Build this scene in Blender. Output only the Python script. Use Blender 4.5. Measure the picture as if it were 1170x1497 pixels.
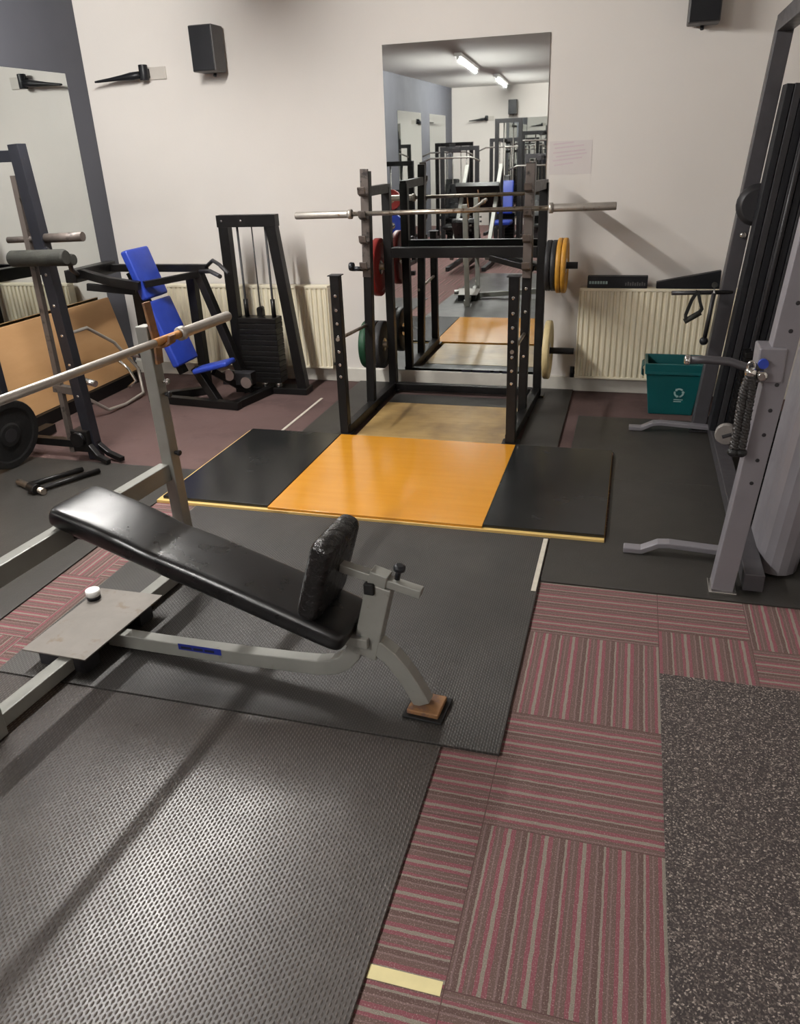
import bpy, bmesh, math, random
from mathutils import Vector, Matrix
random.seed(7)
sc = bpy.context.scene
col = sc.collection
for o in list(bpy.data.objects):
    bpy.data.objects.remove(o)

# ------------------------------------------------------------------ camera
F_PX, YAW, PITCH, ROLL, CAM_H = 1136.53, math.radians(-16.733), math.radians(24.518), math.radians(-2.325), 1.7748
d = Vector((math.sin(YAW)*math.cos(PITCH), math.cos(YAW)*math.cos(PITCH), -math.sin(PITCH)))
r0 = Vector((math.cos(YAW), -math.sin(YAW), 0)); u0 = r0.cross(d)
rv = math.cos(ROLL)*r0 + math.sin(ROLL)*u0
uv = -math.sin(ROLL)*r0 + math.cos(ROLL)*u0
cam = bpy.data.cameras.new('camera')
cam.sensor_fit = 'VERTICAL'; cam.sensor_height = 24.0
cam.lens = F_PX/1497*24.0
cam.shift_y = -14.5/1497
cam.clip_start = 0.05
co = bpy.data.objects.new('camera', cam); col.objects.link(co)
co.matrix_world = Matrix(((rv.x, uv.x, -d.x, 0), (rv.y, uv.y, -d.y, 0), (rv.z, uv.z, -d.z, CAM_H), (0, 0, 0, 1)))
sc.camera = co

# ------------------------------------------------------------------ world, exposure, lamp power
w = bpy.data.worlds.new('world'); sc.world = w; w.use_nodes = True
w.node_tree.nodes['Background'].inputs[0].default_value = (0.75, 0.8, 0.9, 1)
w.node_tree.nodes['Background'].inputs[1].default_value = 0.3
sc.view_settings.view_transform = 'Standard'
sc.view_settings.look = 'None'
sc.view_settings.gamma = 1.0
sc.view_settings.use_curve_mapping = False
sc.view_settings.exposure = 0.0
TUBE_POWER = 485.0
TUBE_COLOR = (1.0, 0.975, 0.94)
CEIL_Z = 2.95
sc.cycles.caustics_reflective = False
sc.cycles.caustics_refractive = False
sc.cycles.max_bounces = 10
sc.cycles.diffuse_bounces = 5
sc.cycles.glossy_bounces = 5
sc.cycles.sample_clamp_indirect = 6.0

# ------------------------------------------------------------------ helpers
def rgb(r, g, b):
    f = lambda c: (c/255/12.92) if c/255 <= 0.04045 else ((c/255+0.055)/1.055)**2.4
    return (f(r), f(g), f(b), 1)

class NT:
    def __init__(s, name):
        s.m = bpy.data.materials.new(name); s.m.use_nodes = True
        s.t = s.m.node_tree; s.n = s.t.nodes
        s.b = s.n['Principled BSDF']
    def new(s, typ, **kw):
        n = s.n.new(typ)
        for k, v in kw.items(): setattr(n, k, v)
        return n
    def link(s, a, b): s.t.links.new(a, b)
    def val(s, inp, v):
        if hasattr(v, 'is_linked'): s.link(v, inp)
        else: inp.default_value = v
    def math(s, op, a, b=None, c=None, clamp=False):
        n = s.new('ShaderNodeMath', operation=op, use_clamp=clamp)
        s.val(n.inputs[0], a)
        if b is not None: s.val(n.inputs[1], b)
        if c is not None: s.val(n.inputs[2], c)
        return n.outputs[0]
    def coord(s):
        return s.new('ShaderNodeTexCoord').outputs['Object']
    def noise(s, vec, scale, detail=3, rough=0.55):
        n = s.new('ShaderNodeTexNoise'); n.inputs['Scale'].default_value = scale
        n.inputs['Detail'].default_value = detail; n.inputs['Roughness'].default_value = rough
        s.link(vec, n.inputs['Vector']); return n.outputs['Fac']
    def ramp(s, fac, stops, interp='LINEAR'):
        n = s.new('ShaderNodeValToRGB'); n.color_ramp.interpolation = interp
        e = n.color_ramp.elements
        while len(e) > 1: e.remove(e[-1])
        e[0].position = stops[0][0]; e[0].color = stops[0][1]
        for p, c in stops[1:]:
            x = e.new(p); x.color = c
        s.link(fac, n.inputs[0]); return n.outputs[0]
    def mix(s, fac, a, b, mode='MIX'):
        n = s.new('ShaderNodeMix', data_type='RGBA', blend_type=mode)
        s.val(n.inputs[0], fac); s.val(n.inputs[6], a); s.val(n.inputs[7], b)
        return n.outputs[2]
    def bump(s, h, strength=0.3, dist=0.01):
        n = s.new('ShaderNodeBump'); n.inputs['Strength'].default_value = strength
        n.inputs['Distance'].default_value = dist
        s.link(h, n.inputs['Height']); s.link(n.outputs[0], s.b.inputs['Normal'])
    def base(s, v): s.val(s.b.inputs['Base Color'], v)
    def rough(s, v): s.val(s.b.inputs['Roughness'], v)

def mat(name, c, rough=0.5, metal=0.0, var=0.12, scale=6.0, bump=0.08, bscale=60.0, c2=None, thr=None, coat=0.0):
    """general painted / metal / fabric material with noise wear"""
    k = NT(name); v = k.coord()
    n = k.noise(v, scale, 5)
    dark = tuple(x*(1-var) for x in c[:3])+(1,); lite = tuple(min(1, x*(1+var)) for x in c[:3])+(1,)
    cc = k.ramp(n, [(0.3, dark), (0.7, lite)])
    if c2:
        m = k.noise(v, scale*1.7, 6, 0.65)
        t = thr or 0.58
        f = k.ramp(m, [(t-0.04, (0, 0, 0, 1)), (t+0.06, (1, 1, 1, 1))])
        cc = k.mix(f, cc, c2)
    k.base(cc)
    k.rough(k.math('ADD', k.math('MULTIPLY', k.noise(v, scale*2.3, 4), 0.24), max(0.02, rough-0.12), clamp=True))
    k.b.inputs['Metallic'].default_value = metal
    if coat:
        k.b.inputs['Coat Weight'].default_value = coat; k.b.inputs['Coat Roughness'].default_value = 0.12
    if bump: k.bump(k.noise(v, bscale, 3), bump, 0.004)
    return k.m

M = {}
M['wall_white'] = mat('white_wall_paint', rgb(217, 212, 206), 0.7, var=0.03, scale=1.2, bump=0.15, bscale=90)
M['wall_grey'] = mat('slate_grey_wall_paint', rgb(72, 73, 80), 0.8, var=0.06, scale=1.5, bump=0.12, bscale=80)
M['ceiling'] = mat('ceiling_paint', rgb(214, 212, 208), 0.8, var=0.03, scale=1, bump=0.1)
M['skirting'] = mat('white_gloss_skirting', rgb(214, 210, 200), 0.35, var=0.08, scale=5, c2=rgb(140, 132, 120), thr=0.7)
M['radiator'] = mat('cream_radiator_enamel', rgb(226, 218, 194), 0.35, var=0.04, scale=3, bump=0)
M['black_metal'] = mat('black_powder_coat', rgb(17, 16, 16), 0.36, 0.0, var=0.3, scale=14, c2=rgb(44, 41, 39), thr=0.74)
M['grey_black'] = mat('dark_grey_powder_coat', rgb(66, 64, 67), 0.42, 0.1, var=0.15, scale=10)
M['charcoal'] = mat('charcoal_metal', rgb(42, 41, 43), 0.45, 0.1, var=0.2, scale=10)
M['navy_metal'] = mat('navy_black_metal', rgb(27, 28, 34), 0.35, 0.0, var=0.2, scale=12, c2=rgb(60, 58, 60), thr=0.74)
M['worn_steel'] = mat('worn_steel_paint', rgb(92, 84, 79), 0.42, 0.3, var=0.15, scale=9, c2=rgb(40, 36, 35), thr=0.6)
M['silver_paint'] = mat('silver_grey_frame_paint', rgb(140, 140, 134), 0.36, 0.25, var=0.08, scale=9, c2=rgb(112, 108, 98), thr=0.68)
M['silver_lilac'] = mat('silver_lilac_frame_paint', rgb(126, 123, 128), 0.4, 0.2, var=0.05, scale=8)
M['chrome'] = mat('chromed_steel', rgb(205, 203, 198), 0.2, 0.95, var=0.06, scale=20)
M['bar_steel'] = mat('bare_bar_steel', rgb(158, 148, 136), 0.34, 0.85, var=0.18, scale=18, c2=rgb(96, 78, 62), thr=0.6)
M['bar_grey'] = mat('matt_grey_bar_steel', rgb(172, 166, 158), 0.42, 0.6, var=0.12, scale=14, c2=rgb(140, 118, 96), thr=0.66)
M['rust'] = mat('orange_rust', rgb(132, 96, 62), 0.7, 0.1, var=0.25, scale=16, c2=rgb(108, 80, 66), thr=0.55)
M['rust_light'] = mat('light_orange_rust', rgb(176, 122, 64), 0.6, 0.2, var=0.25, scale=30, c2=rgb(150, 128, 104), thr=0.6)
M['plate_steel'] = mat('grey_steel_sheet', rgb(120, 115, 109), 0.5, 0.35, var=0.1, scale=7, c2=rgb(112, 100, 88), thr=0.62)
M['rubber'] = mat('black_rubber', rgb(22, 22, 22), 0.6, var=0.2, scale=20, bump=0.2)
M['plastic'] = mat('black_plastic', rgb(18, 19, 23), 0.45, var=0.12, scale=10)
M['plastic_side'] = mat('dark_grey_plastic', rgb(70, 68, 68), 0.5, var=0.08, scale=10)
M['blue_vinyl'] = mat('royal_blue_vinyl', rgb(34, 58, 152), 0.42, var=0.12, scale=9, bump=0.12, bscale=120)
M['red_rubber'] = mat('red_plate_rubber', rgb(130, 30, 26), 0.5, var=0.15, scale=14)
M['green_rubber'] = mat('green_plate_rubber', rgb(26, 62, 42), 0.5, var=0.2, scale=14)
M['yellow_rubber'] = mat('yellow_plate_rubber', rgb(196, 142, 50), 0.5, var=0.12, scale=14, c2=rgb(150, 104, 40), thr=0.66)
M['cream_rubber'] = mat('cream_plate_rubber', rgb(214, 196, 148), 0.5, var=0.08, scale=12)
M['grey_rubber'] = mat('charcoal_plate_rubber', rgb(46, 46, 48), 0.5, var=0.15, scale=14)
M['foam'] = mat('black_foam_grip', rgb(32, 32, 26), 0.8, var=0.3, scale=20, bump=0.4, bscale=90)
M['teal'] = mat('teal_crate_plastic', rgb(4, 78, 80), 0.4, var=0.08, scale=6)
M['white_print'] = mat('white_print', rgb(150, 175, 172), 0.5, var=0.05, bump=0)
M['paper'] = mat('white_notice_paper', rgb(210, 203, 200), 0.7, var=0.02, bump=0)
M['pink_ink'] = mat('faded_pink_ink', rgb(206, 190, 194), 0.7, var=0.05, bump=0)
M['blue_sticker'] = mat('blue_sticker', rgb(30, 42, 128), 0.35, var=0.1, bump=0)
M['dark_print'] = mat('dark_print', rgb(20, 22, 40), 0.4, var=0.1, bump=0)
M['braid'] = mat('black_braided_cord', rgb(40, 38, 37), 0.4, var=0.3, scale=60, bump=0.5, bscale=200)
M['cream_tape'] = mat('cream_floor_tape', rgb(214, 202, 150), 0.6, var=0.08, scale=12)
M['white_strip'] = mat('pale_trim_strip', rgb(196, 190, 176), 0.5, var=0.12, scale=20)
M['housing'] = mat('white_lamp_housing', rgb(225, 225, 222), 0.4, var=0.02, bump=0)
M['clear_pulley'] = mat('pale_nylon_pulley', rgb(118, 114, 110), 0.3, var=0.12, scale=16)
M['pale_plate'] = mat('pale_grey_bracket_plate', rgb(190, 184, 176), 0.5, var=0.05)

def _mirror():
    k = NT('silvered_mirror_glass'); v = k.coord()
    k.base(k.ramp(k.noise(v, 2.0), [(0.3, (0.70, 0.735, 0.72, 1)), (0.7, (0.745, 0.77, 0.755, 1))]))
    k.b.inputs['Metallic'].default_value = 1.0; k.b.inputs['Roughness'].default_value = 0.012
    return k.m
M['mirror'] = _mirror()
for kk, vv in (('black_metal', 0.22), ('plastic', 0.3), ('charcoal', 0.35), ('rubber', 0.3), ('navy_metal', 0.35), ('worn_steel', 0.35), ('grey_rubber', 0.3), ('green_rubber', 0.3)):
    M[kk].node_tree.nodes['Principled BSDF'].inputs['Specular IOR Level'].default_value = vv

def _vinyl(name, base, bumps, rough, wr=14.0):
    k = NT(name); v = k.coord()
    n = k.noise(v, 5, 5)
    k.base(k.ramp(n, [(0.3, base), (0.75, tuple(x*1.7 for x in base[:3])+(1,))]))
    k.rough(k.math('ADD', k.math('MULTIPLY', k.noise(v, 9, 5), 0.25), rough, clamp=True))
    h = k.math('ADD', k.math('MULTIPLY', k.noise(v, wr, 4), 1.0), k.math('MULTIPLY', k.noise(v, 220, 2), 0.06))
    k.bump(h, bumps, 0.012)
    return k.m
M['black_vinyl'] = _vinyl('black_vinyl_upholstery', rgb(11, 11, 12), 0.12, 0.17, 6)
M['wrinkled_vinyl'] = _vinyl('wrinkled_black_vinyl', rgb(13, 12, 12), 1.0, 0.12, 34)

def _studded(name, c1, c2, rough, pitch, bumps):
    k = NT(name); v = k.coord()
    sep = k.new('ShaderNodeSeparateXYZ'); k.link(v, sep.inputs[0])
    u = k.math('DIVIDE', sep.outputs[0], pitch*0.75)
    iu = k.math('FLOOR', u)
    vv = k.math('ADD', k.math('DIVIDE', sep.outputs[1], pitch*1.25), k.math('MULTIPLY', iu, 0.5))
    fu = k.math('ABSOLUTE', k.math('SUBTRACT', k.math('FRACT', u), 0.5))
    fv = k.math('ABSOLUTE', k.math('SUBTRACT', k.math('FRACT', vv), 0.5))
    e = k.math('SQRT', k.math('ADD', k.math('POWER', k.math('DIVIDE', fu, 0.30), 2), k.math('POWER', k.math('DIVIDE', fv, 0.40), 2)))
    h = k.math('SUBTRACT', 1.0, k.math('SMOOTH_MIN', e, 1.0, 0.2), clamp=True)
    stud = k.math('LESS_THAN', e, 0.95)
    n = k.noise(v, 3.5, 6, 0.6)
    cc = k.ramp(n, [(0.3, c1), (0.72, c2)])
    cc = k.mix(k.math('MULTIPLY', k.math('SUBTRACT', 1.0, stud), 0.45), cc, (0.008, 0.008, 0.008, 1))
    k.base(cc)
    k.rough(k.math('ADD', k.math('MULTIPLY', k.noise(v, 6, 5), 0.2), rough-0.1, clamp=True))
    k.bump(h, bumps, 0.004)
    return k.m
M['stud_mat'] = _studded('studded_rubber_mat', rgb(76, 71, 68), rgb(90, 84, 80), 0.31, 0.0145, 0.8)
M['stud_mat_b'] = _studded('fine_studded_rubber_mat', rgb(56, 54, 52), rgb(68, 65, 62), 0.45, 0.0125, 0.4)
M['flat_mat'] = mat('smooth_rubber_mat', rgb(46, 44, 41), 0.5, var=0.1, scale=1.5, bump=0.3, bscale=140)
M['gloss_rubber'] = mat('polished_black_rubber_tile', rgb(24, 25, 25), 0.24, var=0.2, scale=1.2, bump=0.03, bscale=6)

def _wood(name, ca, cb, rough, coat, sx=1.2, sy=14.0, stains=None):
    k = NT(name); v = k.coord()
    mp = k.new('ShaderNodeMapping'); mp.inputs['Scale'].default_value = (sx, sy, 4)
    k.link(v, mp.inputs[0])
    n = k.noise(mp.outputs[0], 1.6, 7, 0.62)
    cc = k.ramp(n, [(0.28, ca), (0.72, cb)])
    if stains:
        f = k.ramp(k.noise(v, 3.2, 6, 0.6), [(0.45, (0, 0, 0, 1)), (0.75, (1, 1, 1, 1))])
        cc = k.mix(f, cc, stains)
    k.base(cc)
    k.rough(k.math('ADD', k.math('MULTIPLY', k.noise(v, 8, 5), 0.22), rough, clamp=True))
    if coat:
        k.b.inputs['Coat Weight'].default_value = coat; k.b.inputs['Coat Roughness'].default_value = 0.16
    k.bump(k.noise(v, 5, 3), 0.05, 0.004)
    return k.m
M['orange_wood'] = _wood('varnished_orange_plywood', rgb(200, 134, 30), rgb(210, 146, 42), 0.1, 0.6)
M['worn_ply'] = _wood('scuffed_plywood', rgb(150, 122, 74), rgb(176, 148, 98), 0.3, 0.1, stains=rgb(112, 88, 56))
M['pale_edge'] = _wood('pale_plywood_edge', rgb(206, 172, 100), rgb(222, 192, 124), 0.4, 0, 2, 30)
M['plywood'] = _wood('plain_plywood', rgb(172, 132, 88), rgb(186, 146, 102), 0.55, 0, 1.0, 1.0)

def _carpet(name, axis):
    k = NT(name); v = k.coord()
    sep = k.new('ShaderNodeSeparateXYZ'); k.link(v, sep.inputs[0])
    s = sep.outputs[axis]
    wob = k.math('MULTIPLY', k.math('SUBTRACT', k.noise(v, 30, 2), 0.5), 0.006)
    t = k.math('FRACT', k.math('DIVIDE', k.math('ADD', s, wob), 0.104))
    red = rgb(136, 76, 87); gry = rgb(140, 139, 126); brn = rgb(104, 86, 80); brd = rgb(92, 74, 70); pnk = rgb(126, 106, 103)
    cc = k.ramp(t, [(0, gry), (0.10, red), (0.22, brn), (0.36, pnk), (0.41, brd), (0.54, gry), (0.60, red), (0.68, brn), (0.76, pnk), (0.80, brn), (0.90, red)], 'CONSTANT')
    big = k.noise(v, 2.2, 3)
    cc = k.mix(k.math('MULTIPLY', big, 0.35), cc, rgb(110, 90, 86))
    fine = k.noise(v, 420, 2)
    cc = k.mix(k.ramp(fine, [(0.35, (0, 0, 0, 1)), (0.7, (0.45, 0.45, 0.45, 1))]), cc, rgb(78, 62, 60))
    cc = k.mix(k.ramp(k.noise(v, 260, 2), [(0.55, (0, 0, 0, 1)), (0.75, (0.4, 0.4, 0.4, 1))]), cc, rgb(200, 176, 170))
    k.base(cc); k.b.inputs['Roughness'].default_value = 0.95
    k.b.inputs['Specular IOR Level'].default_value = 0.15
    k.bump(fine, 0.6, 0.004)
    return k.m
M['carpet_y'] = _carpet('striped_carpet_tile', 0)
M['carpet_x'] = _carpet('striped_carpet_tile_turned', 1)
M['carpet_plain'] = mat('plain_brown_carpet', rgb(86, 66, 63), 0.95, var=0.15, scale=1.6, bump=0.5, bscale=300, c2=rgb(76, 57, 55), thr=0.56)
M['carpet_seam'] = mat('carpet_seam', rgb(84, 62, 60), 0.95, var=0.2, scale=80)

def _speckle():
    k = NT('speckled_rubber_mat'); v = k.coord()
    vo = k.new('ShaderNodeTexVoronoi'); vo.inputs['Scale'].default_value = 250; k.link(v, vo.inputs['Vector'])
    sp = k.new('ShaderNodeSeparateColor'); k.link(vo.outputs['Color'], sp.inputs[0])
    cc = k.ramp(sp.outputs[0], [(0, rgb(46, 40, 39)), (0.4, rgb(62, 54, 52)), (0.66, rgb(84, 76, 72)), (0.84, rgb(116, 107, 101)), (0.95, rgb(150, 140, 131))], 'CONSTANT')
    k.base(cc); k.b.inputs['Roughness'].default_value = 0.85
    k.bump(k.noise(v, 180, 3), 0.5, 0.004)
    return k.m
M['speckle'] = _speckle()

def _emit(name, c, s):
    k = NT(name); v = k.coord()
    k.base((0.9, 0.9, 0.9, 1))
    k.link(k.ramp(k.noise(v, 1.0), [(0.0, tuple(x*0.98 for x in c)+(1,)), (1.0, tuple(c)+(1,))]), k.b.inputs['Emission Color'])
    k.b.inputs['Emission Strength'].default_value = s
    return k.m
M['tube'] = _emit('lit_fluorescent_tube', TUBE_COLOR, TUBE_POWER)

V3 = lambda p: Vector(p)

class MB:
    """collects shapes into one mesh; .o is subtracted so that parts sit in their thing's frame"""
    def __init__(s, origin=(0, 0, 0)):
        s.v = []; s.f = []; s.mi = []; s.sm = []; s.o = Vector(origin)
    def add(s, vs, fs, m=0, smooth=False):
        b = len(s.v)
        s.v += [Vector(p)-s.o for p in vs]
        for f in fs:
            s.f.append([b+i for i in f]); s.mi.append(m); s.sm.append(smooth)
        return s
    def box(s, c, size, rot=None, m=0):
        c = V3(c); h = V3(size)/2
        R = rot or Matrix.Identity(3)
        vs = [c+R @ Vector((x*h.x, y*h.y, z*h.z)) for x in (-1, 1) for y in (-1, 1) for z in (-1, 1)]
        return s.add(vs, [(0, 1, 3, 2), (4, 6, 7, 5), (0, 4, 5, 1), (2, 3, 7, 6), (0, 2, 6, 4), (1, 5, 7, 3)], m)
    def bb(s, x0, x1, y0, y1, z0, z1, m=0):
        return s.box(((x0+x1)/2, (y0+y1)/2, (z0+z1)/2), (abs(x1-x0), abs(y1-y0), abs(z1-z0)), None, m)
    def beam(s, p, q, wd, ht, side=None, m=0):
        """rectangular tube p->q; wd measured along `side`, ht across"""
        return s.rpath([p, q], wd, ht, side, m)
    def rpath(s, pts, wd, ht, side=None, m=0):
        pts = [V3(p) for p in pts]; n = len(pts)
        if side is None:
            t = (pts[-1]-pts[0]).normalized()
            side = t.cross(Vector((0, 0, 1)))
            if side.length < 0.05: side = Vector((1, 0, 0))
        side = V3(side).normalized()
        vs = []; fs = []
        for i, p in enumerate(pts):
            a = (pts[i]-pts[i-1]).normalized() if i else None
            b = (pts[i+1]-pts[i]).normalized() if i < n-1 else None
            t = ((a or b)+(b or a)).normalized()
            sd = (side-t*side.dot(t)).normalized()
            up = sd.cross(t)
            k = 1.0
            if a and b: k = 1/max(0.4, a.dot(t))
            for sx, sy in ((-1, -1), (1, -1), (1, 1), (-1, 1)):
                vs.append(p+sd*(sx*wd/2)+up*(sy*ht/2*k))
        for i in range(n-1):
            for j in range(4):
                fs.append((i*4+j, i*4+(j+1) % 4, i*4+4+(j+1) % 4, i*4+4+j))
        fs.append((3, 2, 1, 0)); e = (n-1)*4; fs.append((e, e+1, e+2, e+3))
        return s.add(vs, fs, m)
    def cyl(s, p, q, r, n=18, r2=None, m=0):
        return s.lathe(p, V3(q)-V3(p), [(r, 0), (r2 if r2 is not None else r, (V3(q)-V3(p)).length)], n, m)
    def lathe(s, p, axis, prof, n=24, m=0):
        """prof: (radius, distance along axis); closed with caps"""
        p = V3(p); a = V3(axis).normalized()
        x = a.orthogonal().normalized(); y = a.cross(x)
        rings = []
        for i, (r, h) in enumerate(prof):
            rings.append([p+a*h+(x*math.cos(2*math.pi*k/n)+y*math.sin(2*math.pi*k/n))*r for k in range(n)])
        # split rings so that flat and round faces keep crisp edges
        for i in range(len(rings)-1):
            vs = rings[i]+rings[i+1]
            s.add(vs, [(k, (k+1) % n, n+(k+1) % n, n+k) for k in range(n)], m, abs(prof[i][1]-prof[i+1][1]) > 1e-6)
        if prof[0][0] > 1e-6: s.add(rings[0], [tuple(reversed(range(n)))], m)
        if prof[-1][0] > 1e-6: s.add(rings[-1], [tuple(range(n))], m)
        return s
    def path(s, pts, r, n=10, m=0, closed=False):
        pts = [V3(p) for p in pts]; N = len(pts)
        vs = []; fs = []; prev = None
        for i, p in enumerate(pts):
            if closed: t = (pts[(i+1) % N]-pts[i-1]).normalized()
            else:
                a = pts[max(0, i-1)]; b = pts[min(N-1, i+1)]; t = (b-a).normalized()
            x = t.orthogonal().normalized() if prev is None else (prev-t*prev.dot(t)).normalized()
            prev = x; y = t.cross(x)
            vs += [p+(x*math.cos(2*math.pi*k/n)+y*math.sin(2*math.pi*k/n))*r for k in range(n)]
        for i in range(N if closed else N-1):
            j = (i+1) % N
            for k in range(n): fs.append((i*n+k, i*n+(k+1) % n, j*n+(k+1) % n, j*n+k))
        s.add(vs, fs, m, True)
        if not closed:
            s.add(vs[:n], [tuple(reversed(range(n)))], m); s.add(vs[-n:], [tuple(range(n))], m)
        return s
    def prism(s, poly, vec, m=0):
        vec = V3(vec); n = len(poly); a = [V3(p) for p in poly]; b = [p+vec for p in a]
        return s.add(a+b, [tuple(reversed(range(n))), tuple(range(n, 2*n))]+[(i, (i+1) % n, n+(i+1) % n, n+i) for i in range(n)], m)
    def ball(s, c, r, m=0, n=14):
        return s.lathe(V3(c)-Vector((0, 0, r)), (0, 0, 1), [(max(1e-7, r*math.sin(math.pi*i/8)), r-r*math.cos(math.pi*i/8)) for i in range(9)], n, m)
    def loft(s, sections, m=0):
        """sections: equal-length closed loops of points"""
        n = len(sections[0]); vs = []; fs = []
        for sec in sections: vs += sec
        for i in range(len(sections)-1):
            for k in range(n): fs.append((i*n+k, i*n+(k+1) % n, (i+1)*n+(k+1) % n, (i+1)*n+k))
        fs.append(tuple(reversed(range(n)))); e = (len(sections)-1)*n; fs.append(tuple(range(e, e+n)))
        return s.add(vs, fs, m, True)
    def build(s, name, mats, parent=None, bevel=0.0, seg=2, loc=None):
        me = bpy.data.meshes.new(name)
        me.from_pydata([tuple(p) for p in s.v], [], s.f)
        for mm in (mats if isinstance(mats, (list, tuple)) else [mats]):
            me.materials.append(M[mm] if isinstance(mm, str) else mm)
        for p, a, b in zip(me.polygons, s.mi, s.sm): p.material_index = a; p.use_smooth = b
        bm = bmesh.new(); bm.from_mesh(me); bmesh.ops.remove_doubles(bm, verts=bm.verts, dist=1e-6)
        bmesh.ops.recalc_face_normals(bm, faces=bm.faces); bm.to_mesh(me); bm.free()
        o = bpy.data.objects.new(name, me); col.objects.link(o)
        if parent is not None: o.parent = parent
        if loc is not None: o.location = loc
        if bevel:
            b = o.modifiers.new('bevel', 'BEVEL'); b.width = bevel; b.segments = seg
            b.limit_method = 'ANGLE'; b.angle_limit = math.radians(40)
            b.harden_normals = False
        return o

def rrect(cx, cz, hw, hh, r, ax, az, n=5):
    """rounded rectangle loop in the plane spanned by unit vectors ax, az about a centre point"""
    pts = []
    for sx, sz, a0 in ((1, 1, 0), (-1, 1, 90), (-1, -1, 180), (1, -1, 270)):
        for i in range(n):
            a = math.radians(a0+90*i/(n-1))
            pts.append((sx*(hw-r)+r*math.cos(a), sz*(hh-r)+r*math.sin(a)))
    return [V3(cx)+V3(ax)*x+V3(az)*z for x, z in pts]

def pad_mesh(p, q, side, wd, th, r=0.02, origin=(0, 0, 0), crown=0.006, origin_mid=None):
    """upholstered pad from p to q (along its length, through its mid-thickness)"""
    p = V3(p); q = V3(q); t = (q-p).normalized(); sd = V3(side).normalized(); sd = (sd-t*sd.dot(t)).normalized(); up = sd.cross(t)
    if up.z < 0: up = -up
    L = (q-p).length; secs = []
    for f, k in ((0, 0.45), (0.25*r/L, 0.72), (0.7*r/L, 0.92), (1.2*r/L, 1.0), (0.33, 1.0), (0.66, 1.0), (1-1.2*r/L, 1.0), (1-0.7*r/L, 0.92), (1-0.25*r/L, 0.72), (1, 0.45)):
        hw = wd/2-(1-k)*r*1.0; hh = th/2-(1-k)*r*1.0
        secs.append(rrect(p+t*(L*f), 0, hw, hh, min(r, hh*0.95, hw*0.95), sd, up))
    return MB(origin).loft(secs)

def tag(o, label, cat, group=None, kind=None):
    if label: o['label'] = label
    if cat: o['category'] = cat
    if group: o['group'] = group
    if kind: o['kind'] = kind
    return o
def thing(name, label, cat, loc=(0, 0, 0), rotz=0.0, group=None):
    o = bpy.data.objects.new(name, None); col.objects.link(o)
    o.empty_display_size = 0.1
    o.location = loc; o.rotation_euler = (0, 0, rotz)
    return tag(o, label, cat, group)
def struct(o): o['kind'] = 'structure'; return o
def copy_thing(o, loc=None, rot=None, label=None):
    c = o.copy(); col.objects.link(c)
    if loc is not None: c.location = loc
    if rot is not None: c.rotation_euler = rot
    if label: c['label'] = label
    for ch in o.children:
        k = ch.copy(); col.objects.link(k); k.parent = c
        for g in ch.children:
            h = g.copy(); col.objects.link(h); h.parent = k
    return c

# ------------------------------------------------------------------ the room
XL, XR, YB, YF = -4.25, 2.5, 6.02, -7.5
# carpet-tiled floor: half metre tiles, alternate tiles turned
X1, YC = -0.282, 1.634
fb = MB()
def floor_rect(x0, x1, y0, y1, turned, plain=None):
    g = 0.0015
    fb.add([(x0+g, y0+g, 0), (x1-g, y0+g, 0), (x1-g, y1-g, 0), (x0+g, y1-g, 0)], [(0, 1, 2, 3)], plain if plain is not None else (1 if turned else 0))
cols = [(i, X1+0.5*i, X1+0.5*i+0.5) for i in range(-8, 1)]+[(1, X1+0.5, X1+0.838)]+[(i, X1+0.838+0.5*(i-2), X1+0.838+0.5*(i-1)) for i in range(2, 7)]
for i, x, x_end in cols:
    off = {1: 0.112, 2: 0.06}.get(i, 0.0)
    k = -19
    while True:
        y0 = YC+off+0.5*k
        if y0 > YB: break
        a, b = max(y0, YF), min(y0+0.5, YB)
        xa, xb = max(x, XL), min(x_end, XR)
        if b > a and xb > xa:
            turned = ((i+k) % 2 == 0) if i < 1 else ((i+k) % 2 == 1)
            if i == -1 and k in (-4, -3, -2, -1, 0, 1): turned = True
            floor_rect(xa, xb, a, b, turned, 3 if (y0 > 3.4 and (x < -1.8 or y0 > 4.3)) else None)
        k += 1
fb.bb(XL-0.2, XR+0.2, YF-0.2, YB+0.2, -0.1, -0.0006, 2)
struct(fb.build('floor', ['carpet_y', 'carpet_x', 'carpet_seam', 'carpet_plain']))
struct(MB().bb(XL-0.15, XR+0.15, YB, YB+0.15, -0.05, CEIL_Z).build('wall_back', 'wall_white'))
struct(MB().bb(XL-0.15, XL, YF, YB, -0.05, CEIL_Z).build('wall_left', 'wall_grey'))
struct(MB().bb(XR, XR+0.15, YF, YB, -0.05, CEIL_Z).build('wall_right', 'wall_white'))
struct(MB().bb(XL-0.15, XR+0.15, YF-0.15, YF, -0.05, CEIL_Z).build('wall_front', 'wall_white'))
struct(MB().bb(XL-0.15, XR+0.15, YF-0.15, YB+0.15, CEIL_Z, CEIL_Z+0.12).build('ceiling', 'ceiling'))
struct(MB().bb(XL+0.001, XR-0.001, YB-0.022, YB-0.0005, 0.001, 0.112).build('baseboard_back', 'skirting', bevel=0.004))
struct(MB().bb(XL+0.0005, XL+0.02, YF+0.01, YB-0.03, 0.001, 0.1).build('baseboard_left', 'wall_grey', bevel=0.004))

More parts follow.
